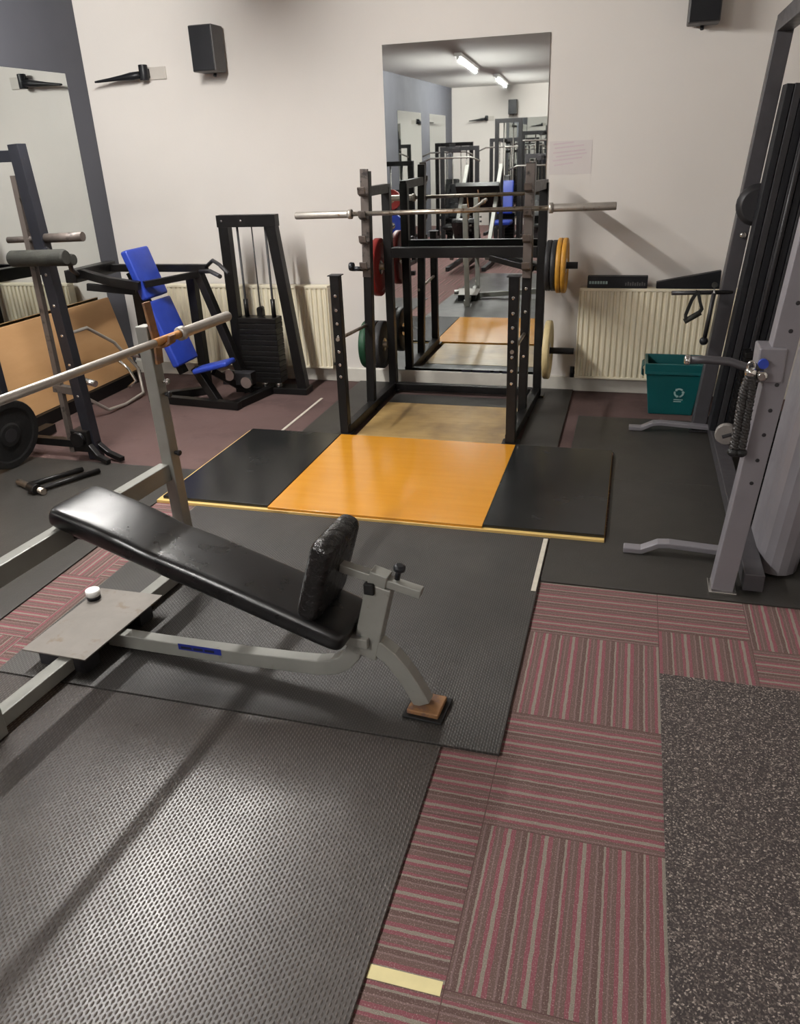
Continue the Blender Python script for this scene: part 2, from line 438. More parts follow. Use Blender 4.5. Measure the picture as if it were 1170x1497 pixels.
# ------------------------------------------------------------------ lamps
def tube_light(x, y, label):
    T = thing('fluorescent_light', label, 'light', (x, y, CEIL_Z), math.radians(-4.6), 'ceiling tube lights')
    MB().bb(-0.055, 0.055, -1.2, 1.2, -0.045, 0).build('housing', 'housing', T, 0.004)
    MB().cyl((0, -1.15, -0.072), (0, 1.15, -0.072), 0.019, 14).build('tube', 'tube', T)
    b = MB(); b.bb(-0.022, 0.022, -1.185, -1.15, -0.09, -0.045)
    b.build('end_cap', 'housing', T, 0.003)
    MB().bb(-0.022, 0.022, 1.15, 1.185, -0.09, -0.045).build('end_cap', 'housing', T, 0.003)
tube_light(-2.8, 3.4, 'fluorescent ceiling tube nearest the mirrored wall, above the bench')
tube_light(-2.68, -1.45, 'fluorescent ceiling tube seen upper left in the tall mirror')
tube_light(-2.8, -5.5, 'fluorescent ceiling tube seen farthest away in the tall mirror, nearest the far wall')

# ------------------------------------------------------------------ mirrors
WM = tag(MB((-1.22, YB, 0)).bb(-1.805, -0.637, YB-0.008, YB-0.001, 0.113, 2.43).build('wall_mirror', 'mirror', loc=(-1.22, YB, 0)),
    'tall frameless mirror on the white back wall behind the squat rack', 'mirror')
for x0, x1 in ((-1.245, -1.175), (-1.155, -1.015), (-0.985, -0.94), (-0.915, -0.865)):
    MB((-1.22, YB, 0)).bb(x0, x1, YB-0.0088, YB-0.0081, 0.1135, 0.131).build('worn_silvering', 'dark_print', WM)
ml = [(3.85, 5.765, 'frameless mirror panel on the slate wall, nearest the white back wall'),
      (1.35, 3.15, 'frameless mirror panel on the slate wall, second from the back wall'),
      (-1.05, 0.75, 'frameless mirror panel on the slate wall, third from the back wall'),
      (-4.6, -2.9, 'frameless mirror panel on the slate wall, second from the far wall'),
      (-6.8, -5.3, 'frameless mirror panel on the slate wall, nearest the far wall')]
for a, b_, lab in ml:
    tag(MB((XL, (a+b_)/2, 0)).bb(XL+0.001, XL+0.008, a, b_, 0.11, 2.375).build('wall_mirror', 'mirror', loc=(XL, (a+b_)/2, 0)), lab, 'mirror', 'mirror panels along the slate wall')
tag(MB((-2.2, YF, 0)).bb(-3.0, -1.2, YF+0.001, YF+0.008, 0.15, 2.28).build('wall_mirror', 'mirror', loc=(-2.2, YF, 0)),
    'frameless mirror on the far white wall under a loudspeaker, seen in the tall mirror', 'mirror')

# ------------------------------------------------------------------ mats
def slab(name, x0, x1, y0, y1, z0, z1, m, label, cat, group=None, bev=0.002, rot=0):
    cx, cy = (x0+x1)/2, (y0+y1)/2
    o = MB((cx, cy, z0)).bb(x0, x1, y0, y1, z0, z1).build(name, m, loc=(cx, cy, z0), bevel=bev)
    return tag(o, label, cat, group)
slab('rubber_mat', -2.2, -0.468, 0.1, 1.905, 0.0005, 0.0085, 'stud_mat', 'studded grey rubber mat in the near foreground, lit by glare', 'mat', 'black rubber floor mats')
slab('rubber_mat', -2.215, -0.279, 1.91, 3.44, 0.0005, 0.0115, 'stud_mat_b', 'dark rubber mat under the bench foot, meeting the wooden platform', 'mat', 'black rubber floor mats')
def lmat(pts, z1, m, label, cat='mat', group='black rubber floor mats'):
    c = (pts[1][0]/2+0.5, pts[0][1], 0.0005)
    o = MB(c).prism([(x, y, 0.0005) for x, y in pts], (0, 0, z1)).build('rubber_mat', m, loc=c, bevel=0.002)
    return tag(o, label, cat, group)
lmat([(-0.275, 3.025), (2.0, 3.025), (2.0, 4.25), (-0.012, 4.25), (-0.012, 3.447), (-0.275, 3.447)], 0.0085, 'flat_mat', 'dark rubber mat under the near end of the cable machine, edge on striped carpet', 'mat', 'black rubber floor mats')
lmat([(-0.012, 4.253), (2.0, 4.253), (2.0, 5.37), (-0.275, 5.37), (-0.275, 4.68), (-0.012, 4.68)], 0.008, 'flat_mat', 'dark rubber mat in front of the teal crate', 'mat', 'black rubber floor mats')
slab('rubber_mat', -3.9, -2.47, 2.2, 3.93, 0.0005, 0.009, 'flat_mat', 'black rubber mat at the left, under the tall black post machine', 'mat', 'black rubber floor mats')
slab('rubber_mat', -0.602, -0.36, 4.67, 5.98, 0.0005, 0.016, 'flat_mat', 'narrow black rubber mat right of the squat rack, under its yellow plates', 'mat', 'black rubber floor mats')
slab('rubber_mat', -2.1, -1.80, 4.67, 5.98, 0.0005, 0.016, 'flat_mat', 'narrow black rubber mat left of the squat rack, under its green plate', 'mat', 'black rubber floor mats')
slab('speckled_mat', 0.216, 1.9, -0.9, 2.456, 0.0005, 0.009, 'speckle', 'speckled brown rubber mat at the right foreground on striped carpet', 'mat')
slab('trim_strip', -0.305, -0.283, 2.92, 3.42, 0.012, 0.016, 'white_strip', 'thin pale strip along the mat edge in front of the platform corner', 'strip')
slab('trim_strip', -2.27, -2.25, 4.72, 5.5, 0.0005, 0.003, 'white_strip', 'thin pale strip on the brown carpet left of the squat rack', 'strip', bev=0)
slab('floor_tape', -0.466, -0.288, 1.115, 1.15, 0.0005, 0.0015, 'cream_tape', 'short cream tape strip on striped carpet beside the foreground mat', 'tape', bev=0)

# ------------------------------------------------------------------ lifting platform
T = thing('lifting_platform', 'orange varnished wood lifting platform with black rubber tiles each side', 'platform', (-1.25, 4.05, 0.001))
o = (-1.25, 4.05, 0.001)
MB(o).bb(-2.47, -0.02, 3.452, 4.65, 0.001, 0.018).build('plywood_base', 'pale_edge', T, 0.001)
MB(o).bb(-1.79, -0.617, 3.46, 4.645, 0.018, 0.032).build('wood_panel', 'orange_wood', T, 0.001)
MB(o).bb(-2.44, -1.793, 3.475, 4.64, 0.018, 0.036).build('rubber_panel', 'gloss_rubber', T, 0.002)
MB(o).bb(-0.614, -0.022, 3.475, 4.64, 0.018, 0.036).build('rubber_panel', 'gloss_rubber', T, 0.002)
slab('plywood_board', -1.695, -0.70, 4.668, 5.43, 0.001, 0.02, 'worn_ply', 'scuffed plywood board on the floor inside the squat rack', 'board')
slab('rubber_board', -1.695, -0.70, 5.435, 5.655, 0.001, 0.018, 'flat_mat', 'strip of black rubber across the back of the squat rack floor', 'mat')

# ------------------------------------------------------------------ radiators
def radiator(x0, x1, label, pitch=0.0415):
    T = thing('radiator', label, 'radiator', ((x0+x1)/2, YB-0.02, 0.13))
    o = T.location
    b = MB(o)
    yf = YB-0.115
    n = int((x1-x0)/pitch)
    pr = []
    for i in range(n):
        x = x0+i*(x1-x0)/n; dx = (x1-x0)/n
        pr += [(x+dx*0.12, yf+0.012), (x+dx*0.3, yf), (x+dx*0.7, yf), (x+dx*0.88, yf+0.012)]
    pts = [(x0, yf+0.012)]+pr+[(x1, yf+0.012)]
    z0, z1 = 0.145, 0.775
    vs = [(x, y, z0) for x, y in pts]+[(x, y, z1) for x, y in pts]; n2 = len(pts)
    b.add(vs, [(i, i+1, n2+i+1, n2+i) for i in range(n2-1)])
    b.bb(x0, x1, yf+0.013, yf+0.025, z0, z1)
    b.build('panel', 'radiator', T)
    MB(o).bb(x0-0.004, x1+0.004, yf-0.002, YB-0.035, z1, z1+0.022).build('top_grille', 'radiator', T, 0.004)
    MB(o).bb(x0-0.004, x1+0.004, yf-0.002, yf+0.03, z0-0.018, z0).build('bottom_edge', 'radiator', T, 0.004)
    for xx in (x0-0.002, x1+0.002):
        MB(o).bb(xx-0.004, xx+0.004, yf, YB-0.03, z0-0.01, z1).build('side_panel', 'radiator', T, 0.002)
    for xx in (x0+0.15, x1-0.15):
        MB(o).bb(xx-0.02, xx+0.02, YB-0.034, YB-0.0005, 0.3, 0.7).build('wall_bracket', 'radiator', T)
    return T, o
T, o = radiator(-0.345, 0.95, 'cream panel radiator on the back wall behind the teal crate')
MB(o).cyl((-0.37, YB-0.075, 0.16), (-0.345, YB-0.075, 0.16), 0.012).cyl((-0.372, YB-0.075, 0.125), (-0.372, YB-0.075, 0.205), 0.017).build('valve', 'plastic', T)
T, o = radiator(-3.75, -2.31, 'cream panel radiator on the back wall behind the weight stack frame')
MB(o).cyl((-2.31, YB-0.075, 0.16), (-2.28, YB-0.075, 0.16), 0.012).cyl((-2.278, YB-0.075, 0.12), (-2.278, YB-0.075, 0.195), 0.017).build('valve', 'plastic', T)

# ------------------------------------------------------------------ on the back wall
def speaker(c, yface, sgn, label):
    T = thing('loudspeaker', label, 'speaker', (c[0], c[1], c[2]), 0, 'wall loudspeakers')
    s = sgn
    MB().bb(-0.094, 0.094, -0.20*s, -0.03*s, -0.148, 0.148).build('cabinet', 'plastic_side', T, 0.008)
    MB().bb(-0.087, 0.087, -0.208*s, -0.2005*s, -0.141, 0.141).build('grille', 'plastic', T, 0.003)
    MB().bb(-0.03, 0.03, -0.03*s, -0.0008*s, -0.06, 0.03).cyl((0, -0.05*s, -0.17), (0, -0.02*s, -0.1), 0.012).build('mounting_bracket', 'plastic', T, 0.003)
    return T
speaker((-3.10, YB, 2.475), 0, 1, 'black loudspeaker high on the back wall, left of the tall mirror')
speaker((0.305, YB, 2.545), 0, 1, 'black loudspeaker high on the back wall at the right, cut by the top edge')
speaker((-2.83, YF, 2.5), 0, -1, 'black loudspeaker on the far wall, seen in the tall mirror')

def swivel(x, y, z, s, label):
    T = thing('swivel_bracket', label, 'bracket', (x, y, z), 0, 'wall swivel brackets')
    MB().bb(-0.03, 0.13, -0.012*s, -0.001*s, -0.045, 0.04).build('wall_plate', 'pale_plate', T, 0.003)
    MB().cyl((-0.03, -0.06*s, -0.05), (-0.03, -0.06*s, 0.055), 0.034, 16).bb(-0.055, -0.005, -0.06*s, -0.012*s, -0.03, 0.03).build('pivot', 'plastic', T, 0.004)
    MB().lathe((-0.05, -0.07*s, -0.012), (-0.98, -0.12*s, -0.08), [(0.026, 0), (0.028, 0.08), (0.02, 0.16), (0.013, 0.26), (0.009, 0.36), (0.007, 0.385)], 14).build('arm', 'plastic', T)
swivel(-3.66, YB, 2.36, 1, 'black swivel arm on a pale wall plate, left of the loudspeaker near the slate corner')
swivel(-3.4, YF, 2.3, -1, 'black swivel arm on the far wall, seen in the tall mirror')

T = thing('paper_notice', 'faded white paper notice with pink lines, taped right of the tall mirror', 'notice', (-0.47, YB, 1.663))
MB().bb(-0.145, 0.145, -0.002, -0.0008, -0.105, 0.11).build('sheet', 'paper', T)
b = MB()
for i, (x0, x1, z, tl) in enumerate([(-0.12, 0.02, 0.085, .02), (-0.11, 0.09, 0.06, .03), (-0.12, 0.10, 0.03, .03), (-0.10, 0.11, 0.005, .04), (-0.12, 0.08, -0.02, .035), (-0.11, 0.02, -0.05, .03)]):
    b.add([(x0, -0.0026, z), (x1, -0.0026, z+tl*0.5), (x1, -0.0026, z+tl*0.5+0.009), (x0, -0.0026, z+0.009)], [(0, 1, 2, 3)])
b.build('pink_lines', 'pink_ink', T)

# ------------------------------------------------------------------ squat rack
RT = thing('squat_rack', 'black steel squat rack with short front posts in front of the tall mirror', 'squat rack', (-1.2, 5.2, 0.02))
o = RT.location
def rpost(x, y, h, holes=None, lean=0.0, wd=0.06):
    b = MB(o); b.beam((x, y, 0.02), (x+lean, y, h), wd, wd, (1, 0, 0))
    if holes:
        for z in holes:
            b.cyl((x+lean*z/h, y-wd/2-0.0015, z), (x+lean*z/h, y-wd/2+0.006, z), 0.0105, 12, m=1)
    b.box((x, y, 0.026), (wd+0.05, wd+0.05, 0.01))
    return b.build('post', ['black_metal', 'chrome'], RT, 0.003)
hz = [0.42, 0.5, 0.585, 0.68, 0.765, 0.85, 0.94]
rpost(-1.775, 4.70, 1.06, hz); rpost(-0.655, 4.70, 1.06, hz)
MB(o).bb(-1.815, -1.735, 4.66, 4.74, 1.06, 1.066).build('post_cap', 'plastic', RT)
MB(o).bb(-0.695, -0.615, 4.66, 4.74, 1.06, 1.066).build('post_cap', 'plastic', RT)
rpost(-1.772, 5.27, 1.64, None, 0.045, 0.058); rpost(-0.66, 5.27, 1.66, [0.45, 0.6, 0.75, 0.9], 0.014, 0.058)
rpost(-1.745, 5.77, 1.52, None, 0); rpost(-0.615, 5.77, 1.52, None, 0)
for x, ln in ((-1.772, 0.045), (-0.66, 0.014)):
    k = lambda z: x+ln*z/1.64
    MB(o).beam((k(0.97), 5.233, 0.97), (k(1.655), 5.233, 1.655), 0.056, 0.012, (1, 0, 0)).build('hook_plate', 'worn_steel', RT, 0.002)
    for z in (1.52, 1.375, 1.22, 1.05):
        h = MB(o)
        h.rpath([(k(z), 5.228, z-0.02), (k(z), 5.195, z-0.022), (k(z), 5.165, z-0.008), (k(z), 5.158, z+0.028)], 0.05, 0.014, (1, 0, 0))
        h.build('bar_hook', 'worn_steel', RT, 0.002)
MB(o).beam((-1.73, 5.30, 1.515), (-1.745, 5.80, 1.51), 0.05, 0.06).build('top_arm', 'black_metal', RT, 0.003)
MB(o).beam((-0.648, 5.30, 1.515), (-0.615, 5.80, 1.51), 0.05, 0.06).build('top_arm', 'black_metal', RT, 0.003)
MB(o).bb(-1.715, -0.645, 5.74, 5.80, 1.03, 1.105).build('cross_member', 'black_metal', RT, 0.004)
MB(o).beam((-0.98, 5.76, 1.03), (-0.66, 5.66, 0.965), 0.04, 0.04).build('brace', 'black_metal', RT, 0.003)
MB(o).bb(-1.775, -0.60, 5.74, 5.80, 0.021, 0.075).build('rear_rail', 'black_metal', RT, 0.003)
MB(o).beam((-1.765, 4.68, 0.052), (-1.75, 5.80, 0.052), 0.06, 0.06).build('base_rail', 'black_metal', RT, 0.003)
MB(o).beam((-0.66, 4.68, 0.052), (-0.62, 5.80, 0.052), 0.06, 0.06).build('base_rail', 'black_metal', RT, 0.003)
MB(o).cyl((-1.775, 4.66, 0.668), (-1.772, 5.3, 0.635), 0.012).build('safety_bar', 'bar_steel', RT)
MB(o).cyl((-0.655, 4.66, 0.62), (-0.658, 5.3, 0.60), 0.012).build('safety_bar', 'bar_steel', RT)
YP = 5.735
MB(o).cyl((-1.77, YP, 0.97), (-1.87, YP, 0.97), 0.0235).build('weight_peg', 'bar_steel', RT)
MB(o).cyl((-1.77, YP, 0.385), (-2.0, YP, 0.385), 0.0235).build('weight_peg', 'bar_steel', RT)
MB(o).cyl((-0.59, YP, 0.98), (-0.36, YP, 0.98), 0.0235).build('weight_peg', 'charcoal', RT)
MB(o).cyl((-0.59, YP, 0.375), (-0.355, YP, 0.375), 0.0235).build('weight_peg', 'charcoal', RT)
MB(o).cyl((-1.84, 5.20, 1.03), (-1.76, 5.20, 1.03), 0.016).lathe((-1.855, 5.20, 1.045), (1, 0, 0), [(0.026, 0), (0.03, 0.01), (0.026, 0.03)], 14).build('pull_pin', 'navy_metal', RT)

def plate(x0, x1, z, R, m, label, grp, hub='chrome', inner=1):
    cx = (x0+x1)/2; t = abs(x1-x0)
    T = thing('weight_plate', label, 'weight plate', (cx, YP, z), 0, grp)
    h = t/2
    prof = [(0.0262, -h*0.7), (R*0.30, -h*0.7), (R*0.34, -h*0.55), (R*0.80, -h*0.55), (R*0.84, -h), (R*0.97, -h), (R, -h*0.75), (R, h*0.75), (R*0.97, h), (R*0.84, h), (R*0.80, h*0.55), (R*0.34, h*0.55), (R*0.30, h*0.7), (0.0262, h*0.7), (0.0262, -h*0.7)]
    b = MB(); 
    n = 40; ax = Vector((1, 0, 0)); X = Vector((0, 1, 0)); Y = Vector((0, 0, 1))
    rings = [[ax*hh+(X*math.cos(2*math.pi*k/n)+Y*math.sin(2*math.pi*k/n))*r for k in range(n)] for r, hh in prof]
    for i in range(len(rings)-1):
        b.add(rings[i]+rings[i+1], [(k, (k+1) % n, n+(k+1) % n, n+k) for k in range(n)], 0, abs(prof[i][1]-prof[i+1][1]) > 1e-4)
    b.build('disc', m, T)
    g = MB()
    pr = [(0.0255, -h*0.75), (0.05, -h*0.75), (0.05, -h*0.6), (0.05, h*0.6), (0.05, h*0.75), (0.0255, h*0.75), (0.0255, -h*0.75)]
    rings = [[ax*hh+(X*math.cos(2*math.pi*k/n)+Y*math.sin(2*math.pi*k/n))*r for k in range(n)] for r, hh in pr]
    for i in range(len(rings)-1):
        g.add(rings[i]+rings[i+1], [(k, (k+1) % n, n+(k+1) % n, n+k) for k in range(n)], 0, abs(pr[i][1]-pr[i+1][1]) > 1e-4)
    g.build('hub', hub, T)
    return T
G = 'weight plates on the squat rack pegs'
plate(-1.84, -1.79, 0.965, 0.208, 'red_rubber', 'thick red weight plate on the upper left peg of the squat rack', G)
plate(-1.84, -1.79, 0.385, 0.182, 'grey_rubber', 'charcoal weight plate on the lower left peg, nearest the rack post', G)
plate(-1.895, -1.845, 0.385, 0.182, 'grey_rubber', 'charcoal weight plate on the lower left peg, between green plate and charcoal plate', G)
plate(-1.955, -1.90, 0.385, 0.182, 'green_rubber', 'dark green weight plate outermost on the lower left peg of the squat rack', G)
plate(-0.575, -0.54, 0.978, 0.172, 'grey_rubber', 'charcoal weight plate on the upper right peg, against the rack post', G)
plate(-0.537, -0.502, 0.978, 0.172, 'grey_rubber', 'charcoal weight plate on the upper right peg, touching the yellow plates', G)
plate(-0.50, -0.468, 0.978, 0.186, 'yellow_rubber', 'inner yellow weight plate on the upper right peg, next to the charcoal plates', G)
plate(-0.465, -0.433, 0.978, 0.186, 'yellow_rubber', 'outermost yellow weight plate on the upper right peg of the squat rack', G)
plate(-0.565, -0.52, 0.38, 0.212, 'cream_rubber', 'large cream weight plate on the lower right peg of the squat rack', G)

def barbell(name_label, c, direction, L, collar, m_shaft, m_sleeve, rs=0.0145, re=0.024, rust=None):
    T = thing('barbell', name_label, 'barbell', c)
    a = Vector(direction).normalized()
    MB().cyl(-a*collar, a*collar, rs, 18).build('shaft', m_shaft, T)
    for s in (-1, 1):
        MB().lathe(a*(s*collar), a*s, [(rs, -0.005), (re*1.3, -0.004), (re*1.3, 0.02), (re, 0.0205), (re, 0.03), (re, L/2-collar-0.006), (re*0.86, L/2-collar)], 20).build('sleeve', m_sleeve, T)
    return T
barbell('steel barbell resting on the hooks of the squat rack', (-1.165, 5.186, 1.391), (1, 0, 0.012), 2.1, 0.65, 'bar_steel', 'bar_grey')

# ------------------------------------------------------------------ incline bench (own frame: x along the bench, y along the bar)
BT = thing('incline_bench', 'silver framed incline weight bench with black pad and uprights for a bar', 'weight bench', (-1.895, 2.172, 0.0128), math.radians(-4.47))
for s in (1, -1):
    b = MB().beam((0.004, 0.58*s, 0), (-0.026, 0.58*s, 1.145), 0.058, 0.056, (0, 1, 0))
    U = b.build('upright', 'silver_paint', BT, 0.004)
    h = MB(); y = 0.58*s
    h.rpath([(0.016, y, 0.99), (0.022, y, 1.075), (0.012, y, 1.13), (0.0, y, 1.238)], 0.042, 0.012, (0, 1, 0))
    h.rpath([(0.022, y, 1.066), (0.06, y, 1.066), (0.092, y, 1.083), (0.098, y, 1.112)], 0.042, 0.012, (0, 1, 0))
    h.build('bar_hook', 'rust', U, 0.002)
    for z in (0.60, 0.86, 0.915):
        MB().cyl((0.02, y, z), (0.036, y, z), 0.009, 12).lathe((0.036, y, z), (1, 0, 0), [(0.013, 0), (0.013, 0.007), (0.008, 0.012)], 12).build('bolt', 'chrome' if z > 0.88 else 'charcoal', U)
MB().beam((-0.028, -0.555, 0.515), (-0.028, 0.555, 0.515), 0.05, 0.075).build('cross_beam', 'silver_paint', BT, 0.004)
MB().beam((-0.02, -0.555, 0.036), (-0.02, 0.555, 0.036), 0.055, 0.055).build('floor_beam', 'silver_paint', BT, 0.004)
MB().bb(0.0, 0.13, -0.05, 0.05, 0.50, 0.53).bb(-0.01, 0.06, -0.05, 0.05, 0.49, 0.555).build('pad_bracket', 'charcoal', BT, 0.003)
b = MB()
spine = [(0.02, 0, 0.034), (0.30, 0, 0.048), (0.62, 0, 0.07), (0.86, 0, 0.09), (0.95, 0, 0.10), (1.01, 0, 0.116), (1.055, 0, 0.145), (1.085, 0, 0.185), (1.105, 0, 0.235)]
b.rpath(spine, 0.05, 0.058, (0, 1, 0))
SP = b.build('spine_beam', 'silver_paint', BT, 0.004)
MB().add([(0.36, -0.0262, 0.085), (0.55, -0.0262, 0.096), (0.55, -0.0262, 0.069), (0.36, -0.0262, 0.058)], [(0, 3, 2, 1)]).add(
    [(x0, -0.0268, 0.087+0.058*(x0-0.36)-0.017-zz) for x0, zz in ((0.372, 0.006), (0.42, 0.006), (0.42, -0.005), (0.372, -0.005))], [(0, 1, 2, 3)], 1).add(
    [(x0, -0.0268, 0.087+0.058*(x0-0.36)-0.017-zz) for x0, zz in ((0.428, 0.006), (0.47, 0.006), (0.47, -0.005), (0.428, -0.005))], [(0, 1, 2, 3)], 1).add(
    [(x0, -0.0268, 0.087+0.058*(x0-0.36)-0.017-zz) for x0, zz in ((0.478, 0.006), (0.52, 0.006), (0.52, -0.005), (0.478, -0.005))], [(0, 1, 2, 3)], 1).build('sticker', ['blue_sticker', 'dark_print'], SP)
MB().beam((1.13, 0, 0.19), (1.198, 0, 0.475), 0.052, 0.088, (0, 1, 0)).build('seat_post', 'silver_paint', BT, 0.004)
b = MB()
leg = [(1.135, 0, 0.245), (1.185, 0, 0.228), (1.225, 0, 0.20), (1.262, 0, 0.155), (1.295, 0, 0.105), (1.335, 0, 0.03)]
b.rpath(leg, 0.05, 0.06, (0, 1, 0))
LG = b.build('rear_leg', 'silver_paint', BT, 0.004)
b = MB().box((1.345, 0, 0.018), (0.112, 0.108, 0.018))
FP = b.build('foot_plate', 'rust', LG, 0.004)
MB().box((1.347, 0, 0.005), (0.14, 0.136, 0.01)).build('rubber_foot', 'rubber', LG, 0.003)
MB().bb(1.0, 1.155, -0.046, 0.022, 0.236, 0.272).build('pad_stub', 'silver_paint', BT, 0.003)
# back pad: softly crowned, with a narrower head section
secs = []
def pad_sec(x, hw, th, rr, dz=0.0):
    top = 0.645-0.288*x+dz
    nrm = Vector((0.277, 0, 0.961))
    c = Vector((x, 0, top))-nrm*(th/2)
    return rrect(c, 0, hw, th/2, rr, Vector((0, 1, 0)), nrm)
for x, hw, th, rr, dz in ((-0.028, 0.10, 0.045, 0.02, -0.022), (-0.02, 0.118, 0.068, 0.026, -0.012), (0.0, 0.128, 0.082, 0.03, -0.002), (0.06, 0.131, 0.088, 0.032, 0.004), (0.2, 0.131, 0.088, 0.032, 0.006), (0.33, 0.13, 0.086, 0.032, 0.0), (0.375, 0.127, 0.078, 0.03, -0.008), (0.42, 0.13, 0.084, 0.032, -0.002), (0.55, 0.131, 0.086, 0.032, 0.003), (0.75, 0.131, 0.086, 0.032, 0.005), (0.95, 0.131, 0.084, 0.032, 0.002), (1.06, 0.13, 0.082, 0.03, 0.0), (1.095, 0.126, 0.074, 0.028, -0.004), (1.108, 0.112, 0.05, 0.02, -0.014)):
    secs.append(pad_sec(x, hw, th, rr, dz))
BP = MB().loft(secs).build('back_pad', 'black_vinyl', BT)
sm = BP.modifiers.new('sub', 'SUBSURF'); sm.levels = 2; sm.render_levels = 2
# seat pad, square to the slide bar
ax = Vector((0.960, 0, -0.28)); upv = Vector((0.28, 0, 0.960))
c0 = Vector((1.014, 0, 0.505))
secs = []
for f, k in ((-0.044, 0.74), (-0.038, 0.9), (-0.022, 1.0), (0.022, 1.0), (0.036, 0.9), (0.041, 0.75)):
    secs.append(rrect(c0+ax*f, 0, 0.13*k, 0.155*k, 0.032*k, Vector((0, 1, 0)), upv))
b = MB().loft(secs)
STP = b.build('seat_pad', 'wrinkled_vinyl', BT)
sm = STP.modifiers.new('sub', 'SUBSURF'); sm.levels = 2; sm.render_levels = 2
MB().beam(c0+ax*0.04+upv*0.025, Vector((1.338, 0, 0.463)), 0.036, 0.03, (0, 1, 0)).build('slide_bar', 'silver_paint', BT, 0.003)
MB().beam(Vector((1.165, 0, 0.506)), Vector((1.225, 0, 0.490)), 0.05, 0.046, (0, 1, 0)).build('slide_sleeve', 'silver_paint', BT, 0.003)
MB().bb(1.15, 1.185, -0.038, -0.012, 0.445, 0.485).build('stop_block', 'rubber', BT, 0.004)
MB().cyl((1.255, 0.0, 0.50), (1.262, 0.0, 0.535), 0.009, 12).lathe((1.262, 0, 0.53), (0.2, 0, 1), [(0.012, 0), (0.02, 0.006), (0.02, 0.018), (0.012, 0.024)], 14).build('adjuster_knob', 'plastic', BT)
b = MB(); b.prism([(-0.20, -0.232, 0.074), (0.083, -0.215, 0.074), (0.083, 0.262, 0.074), (-0.215, 0.235, 0.074)], (0, 0, 0.006))
b.build('step_plate', 'plate_steel', BT, 0.001)
MB().cyl((-0.185, 0.155, 0.0803), (-0.185, 0.155, 0.097), 0.028, 18).cyl((-0.185, 0.155, 0.097), (-0.185, 0.155, 0.122), 0.029, 18, m=1).build('plate_knob', ['plastic', 'housing'], BT)
MB().bb(-0.16, 0.06, -0.2, -0.12, 0.0, 0.0735).build('plate_support', 'charcoal', BT, 0.003)
MB().bb(-0.16, 0.06, 0.13, 0.21, 0.0, 0.0735).build('plate_support', 'charcoal', BT, 0.003)
yaw_b = math.radians(-4.47)
bd = Vector((-math.sin(yaw_b), math.cos(yaw_b), 0))
bx = Vector((math.cos(yaw_b), math.sin(yaw_b), 0))
bc = Vector((-1.895, 2.172, 0.0118))+bx*0.055+bd*0.02+Vector((0, 0, 1.0905))
BB = barbell('grey steel barbell resting in the rusty hooks of the incline bench', bc, bd, 2.1, 0.675, 'bar_grey', 'bar_grey', 0.0155, 0.0225)
MB().cyl(bd*0.50, bd*0.668, 0.0162, 18).build('rusty_band', 'rust_light', BB)['label'] = 'orange rusted length of shaft'

# ------------------------------------------------------------------ blue shoulder press machine with its weight stack
PT = thing('shoulder_press_machine', 'shoulder press machine with blue pads and a black weight stack by the back wall', 'exercise machine', (-3.1, 5.3, 0))
o = PT.location
pn = Vector((0.94, 0, 0.335))
def press_pad(name, xa, za, xb, zb, y0, y1, th):
    p = Vector((xa, (y0+y1)/2, za)); q = Vector((xb, (y0+y1)/2, zb))
    return pad_mesh(p, q, (0, 1, 0), y1-y0, th, 0.014, o).build(name, 'blue_vinyl', PT)
press_pad('back_pad', -3.54, 1.165, -3.425, 0.82, 5.08, 5.37, 0.06)
press_pad('back_pad', -3.415, 0.80, -3.245, 0.325, 5.07, 5.37, 0.06)
press_pad('seat', -3.135, 0.28, -2.84, 0.355, 5.10, 5.26, 0.04)
MB(o).beam((-3.56, 5.22, 0.02), (-3.56, 5.22, 0.9), 0.07, 0.07, (1, 0, 0)).build('rear_post', 'black_metal', PT, 0.004)
MB(o).beam((-3.60, 5.225, 1.0), (-3.28, 5.225, 0.24), 0.07, 0.05, (0, 1, 0)).build('back_frame', 'black_metal', PT, 0.004)
MB(o).beam((-3.26, 5.50, 0.95), (-3.26, 5.50, 0.02), 0.07, 0.07, (1, 0, 0)).build('side_post', 'black_metal', PT, 0.004)
MB(o).beam((-3.17, 5.46, 0.96), (-2.86, 5.46, 0.04), 0.07, 0.06, (0, 1, 0)).build('sloping_post', 'black_metal', PT, 0.004)
MB(o).beam((-3.97, 5.44, 1.0), (-3.08, 5.44, 1.0), 0.05, 0.055).build('press_arm', 'black_metal', PT, 0.003)
MB(o).rpath([(-3.87, 5.02, 1.02), (-3.62, 5.0, 0.965), (-3.42, 5.04, 0.93)], 0.05, 0.06, (0, 1, 0)).build('press_arm', 'black_metal', PT, 0.003)
MB(o).beam((-3.82, 4.98, 0.93), (-3.50, 5.1, 0.88), 0.04, 0.05).build('link_bar', 'black_metal', PT, 0.003)
MB(o).beam((-3.90, 4.92, 1.01), (-3.96, 5.5, 1.0), 0.09, 0.09).build('pivot_beam', 'black_metal', PT, 0.006)
MB(o).beam((-3.42, 5.10, 0.93), (-3.15, 5.47, 0.955), 0.045, 0.045).build('cross_link', 'black_metal', PT, 0.003)
MB(o).path([(-3.10, 5.44, 1.0), (-2.98, 5.36, 1.065), (-2.9, 5.3, 1.045), (-2.80, 5.24, 0.985)], 0.014, 10).build('handle', 'charcoal', PT)
MB(o).path([(-3.12, 5.40, 0.98), (-3.0, 5.34, 0.99), (-2.85, 5.2, 0.975)], 0.016, 10).build('handle', 'charcoal', PT)
MB(o).path([(-3.88, 4.98, 1.02), (-3.72, 4.72, 1.09), (-3.63, 4.6, 1.17)], 0.016, 10).build('handle', 'charcoal', PT)
